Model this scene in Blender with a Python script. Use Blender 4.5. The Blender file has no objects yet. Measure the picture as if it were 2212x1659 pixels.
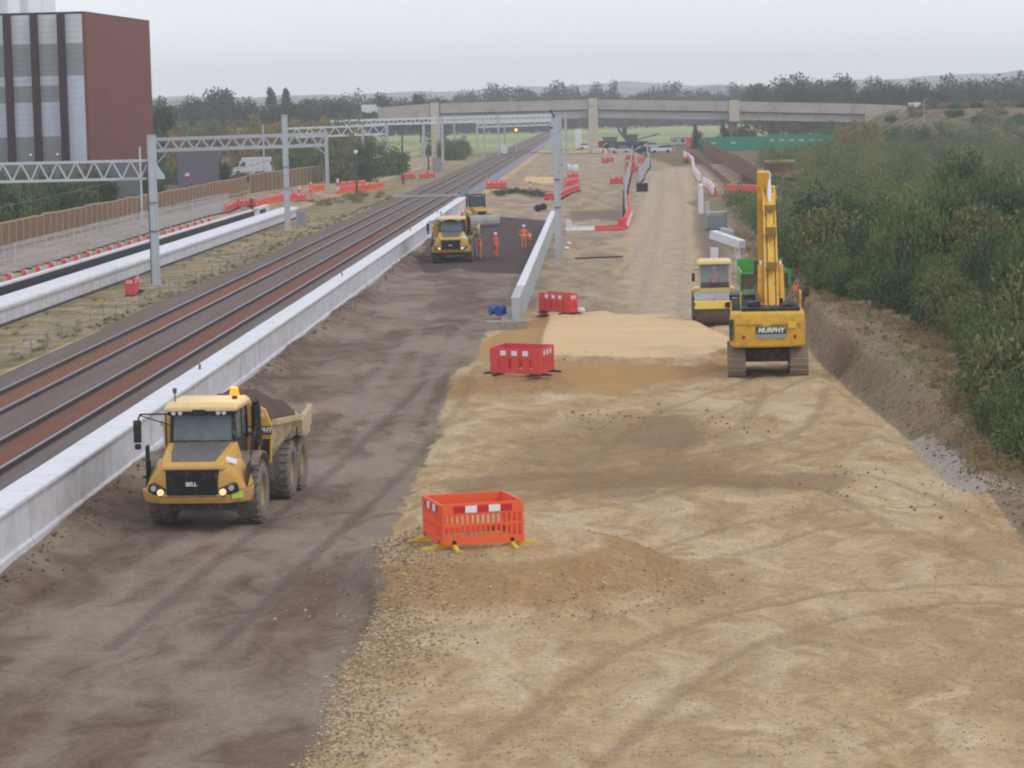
import bpy, bmesh, math, random
import numpy as np
from mathutils import Vector, Matrix, Euler
S = bpy.context.scene
COL = S.collection
rnd = random.Random(7)
# ---------------------------------------------------------------- camera
FPX, CX, CY, HC = 5900.0, 1106.0, 829.5, 10.5           # focal length and centre in units of a 2212 px wide picture
PITCH, ROLL = math.atan(593 / FPX), 0.0235
cam = bpy.data.cameras.new('camera'); co = bpy.data.objects.new('camera', cam); COL.objects.link(co)
cam.sensor_fit = 'HORIZONTAL'; cam.sensor_width = 36.0; cam.lens = 36.0 * FPX / 2212
cam.clip_start = 1.0; cam.clip_end = 20000
co.matrix_world = (Matrix.Translation((0, 0, HC)) @ Matrix.Rotation(math.pi / 2 - PITCH, 4, 'X') @ Matrix.Rotation(-ROLL, 4, 'Z'))
S.camera = co
# ---------------------------------------------------------------- world and sun
W = bpy.data.worlds.new('World'); S.world = W; W.use_nodes = True
nt = W.node_tree; bg = nt.nodes['Background']
sky = nt.nodes.new('ShaderNodeTexSky'); sky.sky_type = 'NISHITA'; sky.sun_disc = False
SUN_EL, SUN_AZ = 50, 128
sky.sun_elevation = math.radians(SUN_EL); sky.sun_rotation = math.radians(SUN_AZ)
dim = nt.nodes.new('ShaderNodeMix'); dim.data_type = 'RGBA'; dim.blend_type = 'MULTIPLY'; dim.inputs[0].default_value = 1
nt.links.new(sky.outputs[0], dim.inputs[6]); dim.inputs[7].default_value = (.1, .1, .1, 1)
tc = nt.nodes.new('ShaderNodeTexCoord')
sx = nt.nodes.new('ShaderNodeSeparateXYZ'); nt.links.new(tc.outputs['Generated'], sx.inputs[0])
rp = nt.nodes.new('ShaderNodeValToRGB'); nt.links.new(sx.outputs[2], rp.inputs[0])
rp.color_ramp.elements[0].position = 0.0; rp.color_ramp.elements[0].color = (1.12, 1.13, 1.19, 1)
rp.color_ramp.elements[1].position = .16; rp.color_ramp.elements[1].color = (.86, .895, 1.01, 1)
cl = nt.nodes.new('ShaderNodeTexNoise'); cl.inputs['Scale'].default_value = 2.2; cl.inputs['Detail'].default_value = 4
mp = nt.nodes.new('ShaderNodeMapping'); mp.inputs['Scale'].default_value = (1, 1, 7)
nt.links.new(tc.outputs['Generated'], mp.inputs[0]); nt.links.new(mp.outputs[0], cl.inputs[0])
cr = nt.nodes.new('ShaderNodeValToRGB'); nt.links.new(cl.outputs[0], cr.inputs[0])
cr.color_ramp.elements[0].position = .35; cr.color_ramp.elements[0].color = (.955, .955, .965, 1)
cr.color_ramp.elements[1].position = .7; cr.color_ramp.elements[1].color = (1.03, 1.03, 1.02, 1)
cm = nt.nodes.new('ShaderNodeMix'); cm.data_type = 'RGBA'; cm.blend_type = 'MULTIPLY'; cm.inputs[0].default_value = 1
nt.links.new(rp.outputs[0], cm.inputs[6]); nt.links.new(cr.outputs[0], cm.inputs[7])
mx = nt.nodes.new('ShaderNodeMix'); mx.data_type = 'RGBA'; mx.inputs[0].default_value = .93
nt.links.new(dim.outputs[2], mx.inputs[6]); nt.links.new(cm.outputs[2], mx.inputs[7])
nt.links.new(mx.outputs[2], bg.inputs[0]); bg.inputs[1].default_value = 1.0
sl = bpy.data.lights.new('sun', 'SUN'); sl.energy = 0.8; sl.angle = math.radians(12); sl.color = (1, .97, .92)
so = bpy.data.objects.new('sun', sl); COL.objects.link(so)
so.rotation_euler = (math.radians(90 - SUN_EL), 0, math.radians(180 - SUN_AZ))
# ---------------------------------------------------------------- exposure and render
vs = S.view_settings; vs.view_transform = 'Standard'; vs.look = 'None'; vs.exposure = 0; vs.gamma = 1; vs.use_curve_mapping = False
cy = S.cycles; cy.pixel_filter_type = 'BLACKMAN_HARRIS'; cy.filter_width = 2.1
cy.max_bounces = 6; cy.diffuse_bounces = 3; cy.glossy_bounces = 2; cy.transmission_bounces = 4; cy.transparent_max_bounces = 8; cy.volume_bounces = 2
cy.use_denoising = True

# ---------------------------------------------------------------- where things stand
def ray(x, y):
    c, s = math.cos(ROLL), math.sin(ROLL); a, b = x - CX, CY - y
    r, u = a * c + b * s, -a * s + b * c
    cp, sp = math.cos(PITCH), math.sin(PITCH)
    return Vector((r, FPX * cp + u * sp, -FPX * sp + u * cp))
def at(x, y, z=0.0):                       # ground point seen at a place in the photograph
    d = ray(x, y); t = (z - HC) / d.z
    return Vector((d.x * t, d.y * t, z))
def atY(x, y, Y):                          # point seen there at a given distance
    d = ray(x, y); t = Y / d.y
    return Vector((d.x * t, Y, HC + d.z * t))
RA = math.radians(1.94)
CA, SA = math.cos(RA), math.sin(RA)
def rail(u, v, z=0.0):                     # railway frame: u across, v along
    return Vector((u * CA + v * SA, -u * SA + v * CA, z))

# ---------------------------------------------------------------- mesh builder
class MB:
    def __init__(self): self.v = []; self.f = []; self.m = []
    def add(self, vs, fs, mi=0):
        o = len(self.v); self.v += [tuple(p) for p in vs]
        for f in fs: self.f.append([i + o for i in f]); self.m.append(mi)
        return self
    def box(self, x0, x1, y0, y1, z0, z1, mi=0):
        return self.add([(x0,y0,z0),(x1,y0,z0),(x1,y1,z0),(x0,y1,z0),(x0,y0,z1),(x1,y0,z1),(x1,y1,z1),(x0,y1,z1)],
                        [(0,3,2,1),(4,5,6,7),(0,1,5,4),(1,2,6,5),(2,3,7,6),(3,0,4,7)], mi)
    def obox(self, c, size, rot=(0,0,0), mi=0):
        R = Euler(rot).to_matrix(); c = Vector(c); hx, hy, hz = [s / 2 for s in size]
        P = [c + R @ Vector((sx*hx, sy*hy, sz*hz)) for sz in (-1,1) for sx, sy in ((-1,-1),(1,-1),(1,1),(-1,1))]
        return self.add(P, [(0,3,2,1),(4,5,6,7),(0,1,5,4),(1,2,6,5),(2,3,7,6),(3,0,4,7)], mi)
    def _frame(self, p, q):
        d = (Vector(q) - Vector(p)).normalized()
        up = Vector((0,0,1)) if abs(d.z) < .95 else Vector((0,1,0))
        a = d.cross(up).normalized(); return a, a.cross(d)
    def bar(self, p, q, w, h=None, w2=None, h2=None, mi=0):
        h = h or w; w2 = w2 or w; h2 = h2 or (w2 if h == w else h); a, b = self._frame(p, q); p, q = Vector(p), Vector(q)
        P = [p-a*w/2-b*h/2, p+a*w/2-b*h/2, p+a*w/2+b*h/2, p-a*w/2+b*h/2, q-a*w2/2-b*h2/2, q+a*w2/2-b*h2/2, q+a*w2/2+b*h2/2, q-a*w2/2+b*h2/2]
        return self.add(P, [(0,3,2,1),(4,5,6,7),(0,1,5,4),(1,2,6,5),(2,3,7,6),(3,0,4,7)], mi)
    def cyl(self, p, q, r, r2=None, n=10, mi=0, caps=True):
        r2 = r if r2 is None else r2; a, b = self._frame(p, q); p, q = Vector(p), Vector(q); P = []
        for k in range(n):
            t = 2*math.pi*k/n; d = a*math.cos(t) + b*math.sin(t); P += [p + d*r, q + d*r2]
        F = [(2*k, 2*((k+1) % n), 2*((k+1) % n)+1, 2*k+1) for k in range(n)]
        if caps: F += [tuple(range(0, 2*n, 2))[::-1], tuple(range(1, 2*n, 2))]
        return self.add(P, F, mi)
    def prism(self, poly, axis, a, b, mi=0):
        def P3(p, t): return (t, p[0], p[1]) if axis == 'x' else ((p[0], t, p[1]) if axis == 'y' else (p[0], p[1], t))
        n = len(poly)
        return self.add([P3(p, a) for p in poly] + [P3(p, b) for p in poly],
                        [tuple(range(n))[::-1], tuple(range(n, 2*n))] + [(k, (k+1) % n, n+(k+1) % n, n+k) for k in range(n)], mi)
    def loft(self, rings, mi=0, caps=True, closed=True):
        n = len(rings[0]); P = [p for r in rings for p in r]; F = []
        for i in range(len(rings)-1):
            for k in range(n if closed else n-1):
                F.append((i*n+k, i*n+(k+1) % n, (i+1)*n+(k+1) % n, (i+1)*n+k))
        if caps and closed: F += [tuple(range(n))[::-1], tuple(range(len(P)-n, len(P)))]
        return self.add(P, F, mi)
    def lathe(self, prof, c, axis='x', n=28, mi=0):
        P = []; m = len(prof); c = Vector(c)
        for k in range(n):
            t = 2*math.pi*k/n
            for (h, r) in prof:
                v = Vector((h, r*math.cos(t), r*math.sin(t))) if axis == 'x' else (Vector((r*math.cos(t), r*math.sin(t), h)) if axis == 'z' else Vector((r*math.cos(t), h, r*math.sin(t))))
                P.append(c + v)
        F = [(k*m+j, k*m+j+1, ((k+1) % n)*m+j+1, ((k+1) % n)*m+j) for k in range(n) for j in range(m-1)]
        return self.add(P, F, mi)
    def ball(self, c, r, n=10, sc=(1,1,1), mi=0):
        prof = [(-r*math.cos(math.pi*j/6)*sc[2], max(1e-4, r*math.sin(math.pi*j/6))) for j in range(7)]
        k0 = len(self.v); self.lathe(prof, (0,0,0), 'z', n, mi)
        for i in range(k0, len(self.v)):
            x, y, z = self.v[i]; self.v[i] = (c[0]+x*sc[0], c[1]+y*sc[1], c[2]+z)
        return self
    def build(self, name, mats, parent=None, bevel=0, smooth=False, loc=None, rz=0, fix=True):
        me = bpy.data.meshes.new(name); me.from_pydata(self.v, [], self.f)
        if not isinstance(mats, (list, tuple)): mats = [mats]
        for m in mats: me.materials.append(m)
        if len(mats) > 1: me.polygons.foreach_set('material_index', self.m)
        if fix:
            bm = bmesh.new(); bm.from_mesh(me); bmesh.ops.recalc_face_normals(bm, faces=bm.faces); bm.to_mesh(me); bm.free()
        if smooth: me.polygons.foreach_set('use_smooth', [True]*len(me.polygons))
        return link(name, me, parent, bevel, loc, rz)
def link(name, me, parent=None, bevel=0, loc=None, rz=0):
    o = bpy.data.objects.new(name, me); COL.objects.link(o)
    if parent: o.parent = parent
    if loc is not None: o.location = loc
    if rz: o.rotation_euler.z = rz
    if bevel:
        b = o.modifiers.new('bevel', 'BEVEL'); b.width = bevel; b.segments = 2; b.limit_method = 'ANGLE'; b.angle_limit = math.radians(40)
    return o
def tag(o, label=None, cat=None, group=None, kind=None):
    if label: o['label'] = label
    if cat: o['category'] = cat
    if group: o['group'] = group
    if kind: o['kind'] = kind
    return o
def thing(name, label, cat, loc=(0,0,0), rz=0, group=None):
    o = bpy.data.objects.new(name, None); COL.objects.link(o); o.location = loc; o.rotation_euler = (0,0,rz); o.empty_display_size = .3
    return tag(o, label, cat, group)
def dup(root, loc=None, rz=None, label=None, group=None, scale=None, parent=None):
    r = root.copy(); COL.objects.link(r)
    if parent: r.parent = parent
    if loc is not None: r.location = loc
    if rz is not None: r.rotation_euler = (0,0,rz)
    if scale is not None: r.scale = scale if hasattr(scale, '__len__') else (scale,)*3
    if label: r['label'] = label
    if group: r['group'] = group
    for ch in list(root.children): dup(ch, parent=r)
    return r

# ---------------------------------------------------------------- materials
def new_mat(name):
    m = bpy.data.materials.new(name); m.use_nodes = True; return m, m.node_tree, m.node_tree.nodes['Principled BSDF']
def noise(nt, vec, scale, detail=4, rough=.6):
    n = nt.nodes.new('ShaderNodeTexNoise'); n.inputs['Scale'].default_value = scale; n.inputs['Detail'].default_value = detail; n.inputs['Roughness'].default_value = rough
    if vec is not None: nt.links.new(vec, n.inputs['Vector'])
    return n.outputs[0]
def ramp(nt, fac, a, b, ca=(0,0,0,1), cb=(1,1,1,1)):
    r = nt.nodes.new('ShaderNodeValToRGB'); r.color_ramp.elements[0].position = a; r.color_ramp.elements[1].position = b
    r.color_ramp.elements[0].color = ca; r.color_ramp.elements[1].color = cb; nt.links.new(fac, r.inputs[0]); return r.outputs[0]
def mix(nt, fac, a, b, mode='MIX'):
    n = nt.nodes.new('ShaderNodeMix'); n.data_type = 'RGBA'; n.blend_type = mode
    for i, v in ((0, fac), (6, a), (7, b)):
        if isinstance(v, (int, float)): n.inputs[i].default_value = v
        elif isinstance(v, (tuple, list)): n.inputs[i].default_value = (*v[:3], 1)
        else: nt.links.new(v, n.inputs[i])
    return n.outputs[2]
def bump(nt, b, h, strength, dist=.05):
    n = nt.nodes.new('ShaderNodeBump'); n.inputs['Strength'].default_value = strength; n.inputs['Distance'].default_value = dist
    nt.links.new(h, n.inputs['Height']); nt.links.new(n.outputs[0], b.inputs['Normal'])
MUD = (.20, .15, .11)
def M(name, col, rough=.6, var=.12, scale=3., dirt=0., dcol=MUD, metal=0., bmp=0., bscale=30., spec=.3, dlow=None):
    """paint / plastic / concrete with uneven tone and blotches of dried mud"""
    m, nt, b = new_mat(name)
    tcn = nt.nodes.new('ShaderNodeTexCoord'); v = tcn.outputs['Object']
    c0 = tuple(x*(1-var) for x in col); c1 = tuple(min(1, x*(1+var)) for x in col)
    c = mix(nt, noise(nt, v, scale, 5), c0, c1)
    if dirt:
        f = ramp(nt, noise(nt, v, scale*1.7, 6, .7), .62-dirt*.45, .72)
        if dlow:                                             # splashed mud reaches up from the wheels
            s = nt.nodes.new('ShaderNodeSeparateXYZ'); nt.links.new(v, s.inputs[0])
            g = ramp(nt, s.outputs[2], 0, 1)
            mr = nt.nodes.new('ShaderNodeMapRange'); mr.inputs[1].default_value = dlow[0]; mr.inputs[2].default_value = dlow[1]; mr.inputs[3].default_value = 1; mr.inputs[4].default_value = .25
            nt.links.new(s.outputs[2], mr.inputs[0])
            mm = nt.nodes.new('ShaderNodeMath'); mm.operation = 'MULTIPLY'; nt.links.new(f, mm.inputs[0]); nt.links.new(mr.outputs[0], mm.inputs[1]); f = mm.outputs[0]
        c = mix(nt, f, c, dcol)
    nt.links.new(c, b.inputs['Base Color']); b.inputs['Roughness'].default_value = rough; b.inputs['Metallic'].default_value = metal
    b.inputs['Specular IOR Level'].default_value = spec
    if bmp: bump(nt, b, noise(nt, v, bscale, 5), bmp)
    return m
def emit(name, col, s, base=(.8,.6,.3)):
    m, nt, b = new_mat(name); b.inputs['Base Color'].default_value = (*base, 1); b.inputs['Emission Color'].default_value = (*col, 1); b.inputs['Emission Strength'].default_value = s
    return m
def sR(r, g, b):
    return tuple(((c/255+.055)/1.055)**2.4 if c > 10 else c/255/12.92 for c in (r, g, b))
YEL = M('yellow_paint', (.70, .385, .055), .5, .14, 2, .6, (.40,.28,.15), spec=.35, dlow=(.7, 2.6))
YELX = M('excavator_yellow', (.78, .45, .04), .42, .12, 2, .25, (.38,.25,.11), spec=.4)
CREAM = M('faded_roof_yellow', (.80, .60, .30), .5, .1, 2, .2, (.6,.5,.35))
TAN = M('dusty_bin_paint', (.60, .46, .27), .8, .2, 2.5, .5, (.36,.29,.2))
BLK = M('black_plastic', (.018, .018, .02), .5, .3, 3, .15)
DGREY = M('dark_grey_metal', (.05, .048, .047), .6, .3, 3, .3)
PANELG = M('grey_bonnet_panel', (.14, .13, .125), .65, .15, 3, .25, (.24,.2,.17))
TYRE = M('dusty_tyre', (.17, .145, .12), .9, .3, 4, .55, (.30,.26,.22), bmp=.3)
TYRED = M('muddy_track', (.33, .27, .19), .95, .3, 4, .4, (.36,.28,.19), bmp=.5, bscale=12)
CHROME = M('chrome_rod', (.75, .76, .78), .2, .05, 3, metal=.6)
STEELW = M('worn_steel', (.40, .39, .38), .5, .2, 2, .3, (.3,.25,.2), metal=.3)
GALV = M('galvanised_steel', (.50, .535, .565), .5, .12, 1.2, .1, (.38,.38,.38), metal=.15, spec=.3)
GALVD = M('weathered_steel', (.10, .095, .09), .7, .25, 2)
ORNG = M('orange_plastic', (.88, .135, .045), .5, .1, 2, .08, (.5,.25,.12))
RED = M('red_plastic', (.72, .075, .07), .5, .12, 2, .1, (.4,.2,.15))
WHT = M('white_plastic', (.74, .74, .75), .5, .08, 2, .12, (.5,.45,.4))
REFL = M('white_reflective', (.82, .82, .84), .4, .05)
REFR = M('red_reflective', (.55, .02, .03), .4, .1)
FEET = M('yellow_foot', (.70, .50, .06), .6, .1)
FEETD = M('dark_foot', (.05, .045, .045), .7, .2)
CONC = M('white_precast_concrete', (.68, .68, .71), .75, .08, .6, .4, (.52,.48,.45), bmp=.05)
COPE = M('white_coping_concrete', (.73, .735, .76), .7, .07, .8, .3, (.6,.58,.55))
CONCG = M('grey_concrete', (.46, .47, .48), .8, .08, .8, .15, (.4,.37,.33))
CONCB = M('bridge_concrete', (.46, .42, .35), .85, .12, .15, .3, (.30,.27,.23))
CONCP = M('pale_pier_concrete', (.54, .49, .39), .85, .1, .3, .15, (.36,.32,.26))
WOOD = M('brown_hoarding_timber', (.22, .125, .07), .85, .3, .8, .2, (.33,.25,.19))
WOODL = M('pale_timber', (.45, .33, .22), .85, .2, 1)
CORT = M('rust_brown_cladding', (.175, .05, .022), .7, .14, .25, .2, (.115,.038,.022))
GLASS = M('dark_cab_glass', (.07, .10, .10), .12, .3, 1.5, spec=.6)
GREENP = M('green_paint', (.10, .40, .07), .45, .12, 2, .1)
HIVIS = M('orange_workwear', (1.0, .19, .035), .7, .12, 6)
SKIN = M('skin', (.5, .3, .22), .6, .05)
SILV = M('silver_band', (.6, .6, .6), .35, .05)
HWHITE = M('white_helmet', (.80, .80, .82), .35, .04)
HBLUE = M('blue_helmet', (.10, .17, .50), .35, .05)
BLUEP = M('blue_plastic', (.03, .09, .36), .4, .1)
LAMPA = emit('amber_beacon', (1, .27, .02), 1.7, (.4,.1,.01))
LAMPS = emit('amber_signal', (1, .48, .02), 2.3, (.4,.12,.01))
LAMPH = emit('headlamp', (1, .62, .34), .85)
WHITEP = M('white_paint', (.72, .72, .73), .45, .06, 2, .15)
def text(body, size, loc, rot, mat, parent, name='lettering', shear=0, off=.0, sx=1):
    cu = bpy.data.curves.new(name, 'FONT'); cu.body = body; cu.size = size; cu.align_x = 'CENTER'; cu.align_y = 'CENTER'; cu.extrude = .006; cu.shear = shear; cu.offset = off
    cu.materials.append(mat); tmp = bpy.data.objects.new('tmp', cu); COL.objects.link(tmp)
    me = bpy.data.meshes.new_from_object(tmp.evaluated_get(bpy.context.evaluated_depsgraph_get())); bpy.data.objects.remove(tmp)
    o = bpy.data.objects.new(name, me); COL.objects.link(o); o.parent = parent; o.location = loc; o.rotation_euler = rot; o.scale = (sx, 1, 1)
    return o

# ================================================================ TERRAIN
def vnoise(x, y, seed=0):
    xi, yi = np.floor(x).astype(np.int64), np.floor(y).astype(np.int64); fx, fy = x-xi, y-yi
    fx = fx*fx*(3-2*fx); fy = fy*fy*(3-2*fy)
    def h(a, b):
        n = (a*374761393 + b*668265263 + seed*974634777) & 0x7fffffff
        n = ((n ^ (n >> 13))*1274126177) & 0x7fffffff
        return ((n ^ (n >> 16)) & 0xffff)/65535.0
    return (h(xi,yi)*(1-fx)+h(xi+1,yi)*fx)*(1-fy) + (h(xi,yi+1)*(1-fx)+h(xi+1,yi+1)*fx)*fy
def fbm(x, y, o=4, seed=0):
    s, a, t = 0, .5, 0
    for k in range(o): s = s + a*vnoise(x*2**k, y*2**k, seed+k); t += a; a *= .5
    return s/t
def sstep(a, b, x): t = np.clip((x-a)/(b-a), 0, 1); return t*t*(3-2*t)
def poly_sd(X, Y, P):                                # signed distance, positive inside
    d = np.full(X.shape, 1e9); ins = np.zeros(X.shape, bool); n = len(P)
    for i in range(n):
        ax, ay = P[i][:2]; bx, by = P[(i+1) % n][:2]; ex, ey = bx-ax, by-ay
        t = np.clip(((X-ax)*ex+(Y-ay)*ey)/(ex*ex+ey*ey+1e-9), 0, 1)
        d = np.minimum(d, np.hypot(X-ax-ex*t, Y-ay-ey*t))
        c = ((ay > Y) != (by > Y)) & (X < ex*(Y-ay)/(ey if abs(ey) > 1e-9 else 1e-9)+ax); ins ^= c
    return np.where(ins, d, -d)
def PD(pts, z=0): return [at(x, y, z) for x, y in pts]
MOUNDS = [(at(1040,1180,.85), 2.5, 5.4, .85), (at(1125,806,.5), 2.6, 6.0, .62), (at(1203,683,.1), 2.2, 4.0, .12)]
P_LIGHT = PD([(1188,694),(1300,688),(1470,690),(1545,725),(1590,750),(1545,775),(1500,788),(1330,784),(1165,782),(1175,735)])
P_DARK = PD([(480,1790),(655,1659),(702,1585),(725,1487),(772,1417),(800,1366),(835,1300),(815,1247),(765,1217),(850,1165),(868,1096),(893,1042),(915,990),(945,945),(950,890),(985,830),(1038,765),(1055,700)]) \
    + [rail(-4.4, 130), rail(-4.4, 236), rail(-14.8, 262), rail(-14.8, 70), rail(-14.8, 40), rail(-14, 28)]
P_VDARK = PD([(915,590),(1000,580),(1050,590),(1125,592),(1165,540),(1190,478),(1090,468),(1000,470),(960,500),(900,560)])
P_ORANGE = PD([(1045,735),(1130,700),(1185,694),(1172,738),(1160,785),(1330,790),(1500,795),(1545,780),(1600,770),(1590,800),(1450,830),(1330,860),(1200,850),(1050,800),(1030,760)])
P_LOT = PD([(1132,395),(1140,360),(1165,342),(1200,338),(1205,392),(1190,396)])
P_HAUL = PD([(1370,690),(1500,690),(1505,600),(1490,480),(1500,330),(1385,330),(1372,480),(1350,560)])
P_MUD = PD([(1212,500),(1195,600),(1160,692),(1385,692),(1372,600),(1362,500),(1400,420),(1400,335),(1230,335),(1215,430)])
P_MID = PD([(960,955),(1250,905),(1400,850),(1560,890),(1720,990),(1900,1055),(1830,1090),(1500,1085),(1200,1110),(900,1115)])
P_SPOIL = PD([(1500,420),(1560,430),(1590,520),(1570,610),(1512,570),(1492,500)])
P_MUD2 = PD([(1222,455),(1350,452),(1352,482),(1290,474),(1225,478)])
P_WET = PD([(900,1045),(1200,1020),(1500,1025),(1800,1030),(1920,1060),(1800,1078),(1500,1060),(1200,1070),(950,1080)])
P_WET2 = PD([(1380,900),(1530,900),(1560,965),(1450,985),(1300,960)])
P_CHALK = PD([(1962,945),(2010,950),(2060,985),(2140,1030),(2200,1062),(2170,1085),(2080,1060),(2010,1010)])
def ground_z(X, Y, fine=True):
    U = X*CA - Y*SA; V = X*SA + Y*CA
    z = np.interp(U, [-300,-60,-47,-36,-33.2,-32.7,-32.4,-27.5,-25,-24,-15.2,-14.3,-13.9,300], [.3,.3,.4,.6,.9,.9,.25,.25,.35,.42,.42,.4,0,0])
    far = sstep(268, 300, V)
    zf = np.interp(U, [-300,-60,-27.5,-25,-24,-15,-8,300], [.3,.3,.25,.35,.42,.42,0,0])
    z = z*(1-far) + zf*far
    # bank along the right edge of the site
    hb = np.interp(Y, [40,60,75,84,92,110,150,200,260], [.15,.2,.3,.7,1.0,1.2,1.3,.9,.5])
    wob = .55*(fbm(Y/3.0, X*0+3, 3, 5)-.5)
    edge = np.interp(Y, [40,100,112,160,240], [12.5,12.5,12.7,15.2,19.5]) + wob
    z = z + hb*sstep(0, np.interp(Y,[60,80,120,200],[2.2,1.5,.8,2.0]), X-edge) - .16*np.exp(-((X-edge+.3)/.45)**2)*(Y < 190)
    z = z + .8*sstep(2, 12, X-edge)
    # mounds, raised sand platform
    for c, r0, r1, h in MOUNDS:
        ang = np.arctan2(Y-c.y, X-c.x); d = np.hypot(X-c.x, Y-c.y)
        rr = r1*(1-.35*sstep(.3, 1, np.cos(ang-math.pi)))
        z = z + h*(1-sstep(r0, rr, d))
    near = (Y > 35) & (Y < 240)
    if fine:
        sd = np.full(X.shape, -50.); sd[near] = poly_sd(X[near], Y[near], P_LIGHT)
        z = z + .30*sstep(-.5, .35, sd)
        # shallow bench between dark fill and sand
        dk = np.full(X.shape, 50.); dk[near] = poly_sd(X[near], Y[near], P_DARK)
        z = z + .10*(1-sstep(-1.2, .1, dk))*(Y < 130)*(X < 12)
        rough = np.where((U > -13.8), 1.0, .35) * np.where(Y < 300, 1, .5)
        z = z + rough*(.05*(fbm(X/4.2, Y/4.2, 3, 11)-.5) + .05*(fbm(X/.6, Y/.6, 3, 21)-.5))
        # wheel ruts along the haul direction
        for k, (u0, u1, a) in enumerate([(-11.5,-9.5,.06),(-6.5,-9,.05),(4,6,.05),(7,4.5,.05),(0,3,.04)]):
            uc = u0+(u1-u0)*np.clip((V-45)/120,0,1) + .8*np.sin(V/11+k)
            for s in (-1.05, 1.05): z = z - a*np.exp(-((U-uc-s)/.28)**2)*(V < 200)
        # soil banked against the long wall and spoil lumps
        z = z + .35*(1-sstep(.1, 1.3, U+13.9))*(U > -14.2)*(V < 283)*(.35+1.1*fbm(V/7, U*0, 3, 31))
        z = z + .35*np.exp(-((X-at(2150,1085).x)**2/1.1+(Y-at(2150,1085).y)**2/3))
        z = z + .22*np.exp(-((X-at(1830,1045).x)**2/2+(Y-at(1830,1045).y)**2/5)) + .5*np.exp(-((X-at(1130,430).x)**2/9+(Y-at(1130,430).y)**2/60))
        bank = (X > edge+.5) & (Y < 240); z = z + bank*.35*(fbm(X/1.2, Y/1.2, 4, 41)-.5)
    # approach embankments of the far bridge, rising land on the right
    er = sstep(.0, 1.0, (X - np.interp(Y, [430,590], [92,72]))/18.)*sstep(470, 590, Y)*7.2
    er = np.where(Y > 640, 7.2*sstep(0,1,(X-72)/18.)*(1-sstep(640,700,Y)), er)
    el = sstep(0, 1, (-34-X)/22.)*np.where(Y < 626, sstep(540, 600, Y), 1-sstep(650, 700, Y))*7.5
    z = z + np.maximum(er, el)
    z = z - 8*sstep(1500, 4000, Y)
    return z
def gz(x, y): return float(ground_z(np.array([x*1.0]), np.array([y*1.0]))[0])
def on(x, y, dz=0):                                  # place in the picture -> point on the terrain
    p = at(x, y, 1.3)
    for _ in range(8): p = at(x, y, gz(p.x, p.y))
    return p
def grnd(p, dz=0): return Vector((p[0], p[1], gz(p[0], p[1])+dz))

rows = [36.0]
while rows[-1] < 9000:
    y = rows[-1]; rows.append(y + max(.15, min(y*y/(HC*FPX/2.16)*1.05, y*.03)))
rows = np.array(rows); NS = 460
s = np.linspace(-1, 1, NS); s = np.sign(s)*np.abs(s)**1.0
YY = np.repeat(rows, NS).reshape(-1, NS); XX = s[None, :]*(13+.235*rows[:, None])
XX = XX + .0*YY
X, Y = XX.ravel(), YY.ravel()
Z = ground_z(X, Y)
n_r = len(rows)
idx = np.arange(n_r*NS).reshape(n_r, NS)
quads = np.stack([idx[:-1,:-1], idx[:-1,1:], idx[1:,1:], idx[1:,:-1]], -1).reshape(-1, 4)
me = bpy.data.meshes.new('ground'); me.vertices.add(len(X)); me.vertices.foreach_set('co', np.stack([X, Y, Z], 1).ravel())
me.loops.add(quads.size); me.loops.foreach_set('vertex_index', quads.ravel())
me.polygons.add(len(quads)); me.polygons.foreach_set('loop_start', np.arange(0, quads.size, 4)); me.polygons.foreach_set('loop_total', np.full(len(quads), 4))
me.polygons.foreach_set('use_smooth', np.ones(len(quads), bool)); me.update()
U, V = X*CA-Y*SA, X*SA+Y*CA
near = Y < 420
def msk(P, w=.5):
    o = np.zeros(X.shape); o[near] = sstep(-w, w, poly_sd(X[near], Y[near], P)); return o
edge = np.interp(Y, [40,100,112,160,240], [12.5,12.5,12.7,15.2,19.5])
soil = sstep(-.5, .3, X-edge)*(Y < 300)
verge = sstep(-33, -32.2, U)*(1-sstep(-24.4, -23.6, U))
leftyard = 1-sstep(-34, -33, U)
field = np.maximum(sstep(650, 700, Y), 0)
embk = np.clip(np.maximum(sstep(.3, 1.5, ground_z(X, Y, False))*(Y > 430), 0), 0, 1)
farscrub = sstep(16, 22, X-np.interp(Y,[200,420,600],[6,40,48]))*(Y > 240)
slope_shade = np.zeros(X.shape)  # shading of the camera-side mound slopes, put into the sand colour
for c, r0, r1, h in MOUNDS[:2]:
    d = np.hypot(X-c.x, Y-c.y); slope_shade = np.maximum(slope_shade, .62*sstep(r0-.3, r0+.5, d)*(1-sstep(r1*.75, r1+.3, d))*(Y < c.y+1.5))
def line_d(P, off=0):
    d = np.full(X.shape, 1e9); n_ = near
    for a, c_ in zip(P[:-1], P[1:]):
        e = (c_-a).xy; l = e.length; nx, ny = -e.y/l*off, e.x/l*off; ax, ay = a.x+nx, a.y+ny
        t = np.clip(((X-ax)*e.x+(Y-ay)*e.y)/(l*l), 0, 1); d = np.minimum(d, np.hypot(X-ax-e.x*t, Y-ay-e.y*t))
    return d
def smooth_path(pts, n=24):
    P = PD(pts); o = []
    for k in range(n+1):
        t = k/n*(len(P)-1); i = min(int(t), len(P)-2); f = t-i
        p0, p1, p2, p3 = P[max(i-1,0)], P[i], P[i+1], P[min(i+2,len(P)-1)]
        o.append(.5*((2*p1)+(p2-p0)*f+(2*p0-5*p1+4*p2-p3)*f*f+(3*p1-p0-3*p2+p3)*f**3))
    return o
ruts = np.zeros(X.shape); lite = np.zeros(X.shape)
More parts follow.
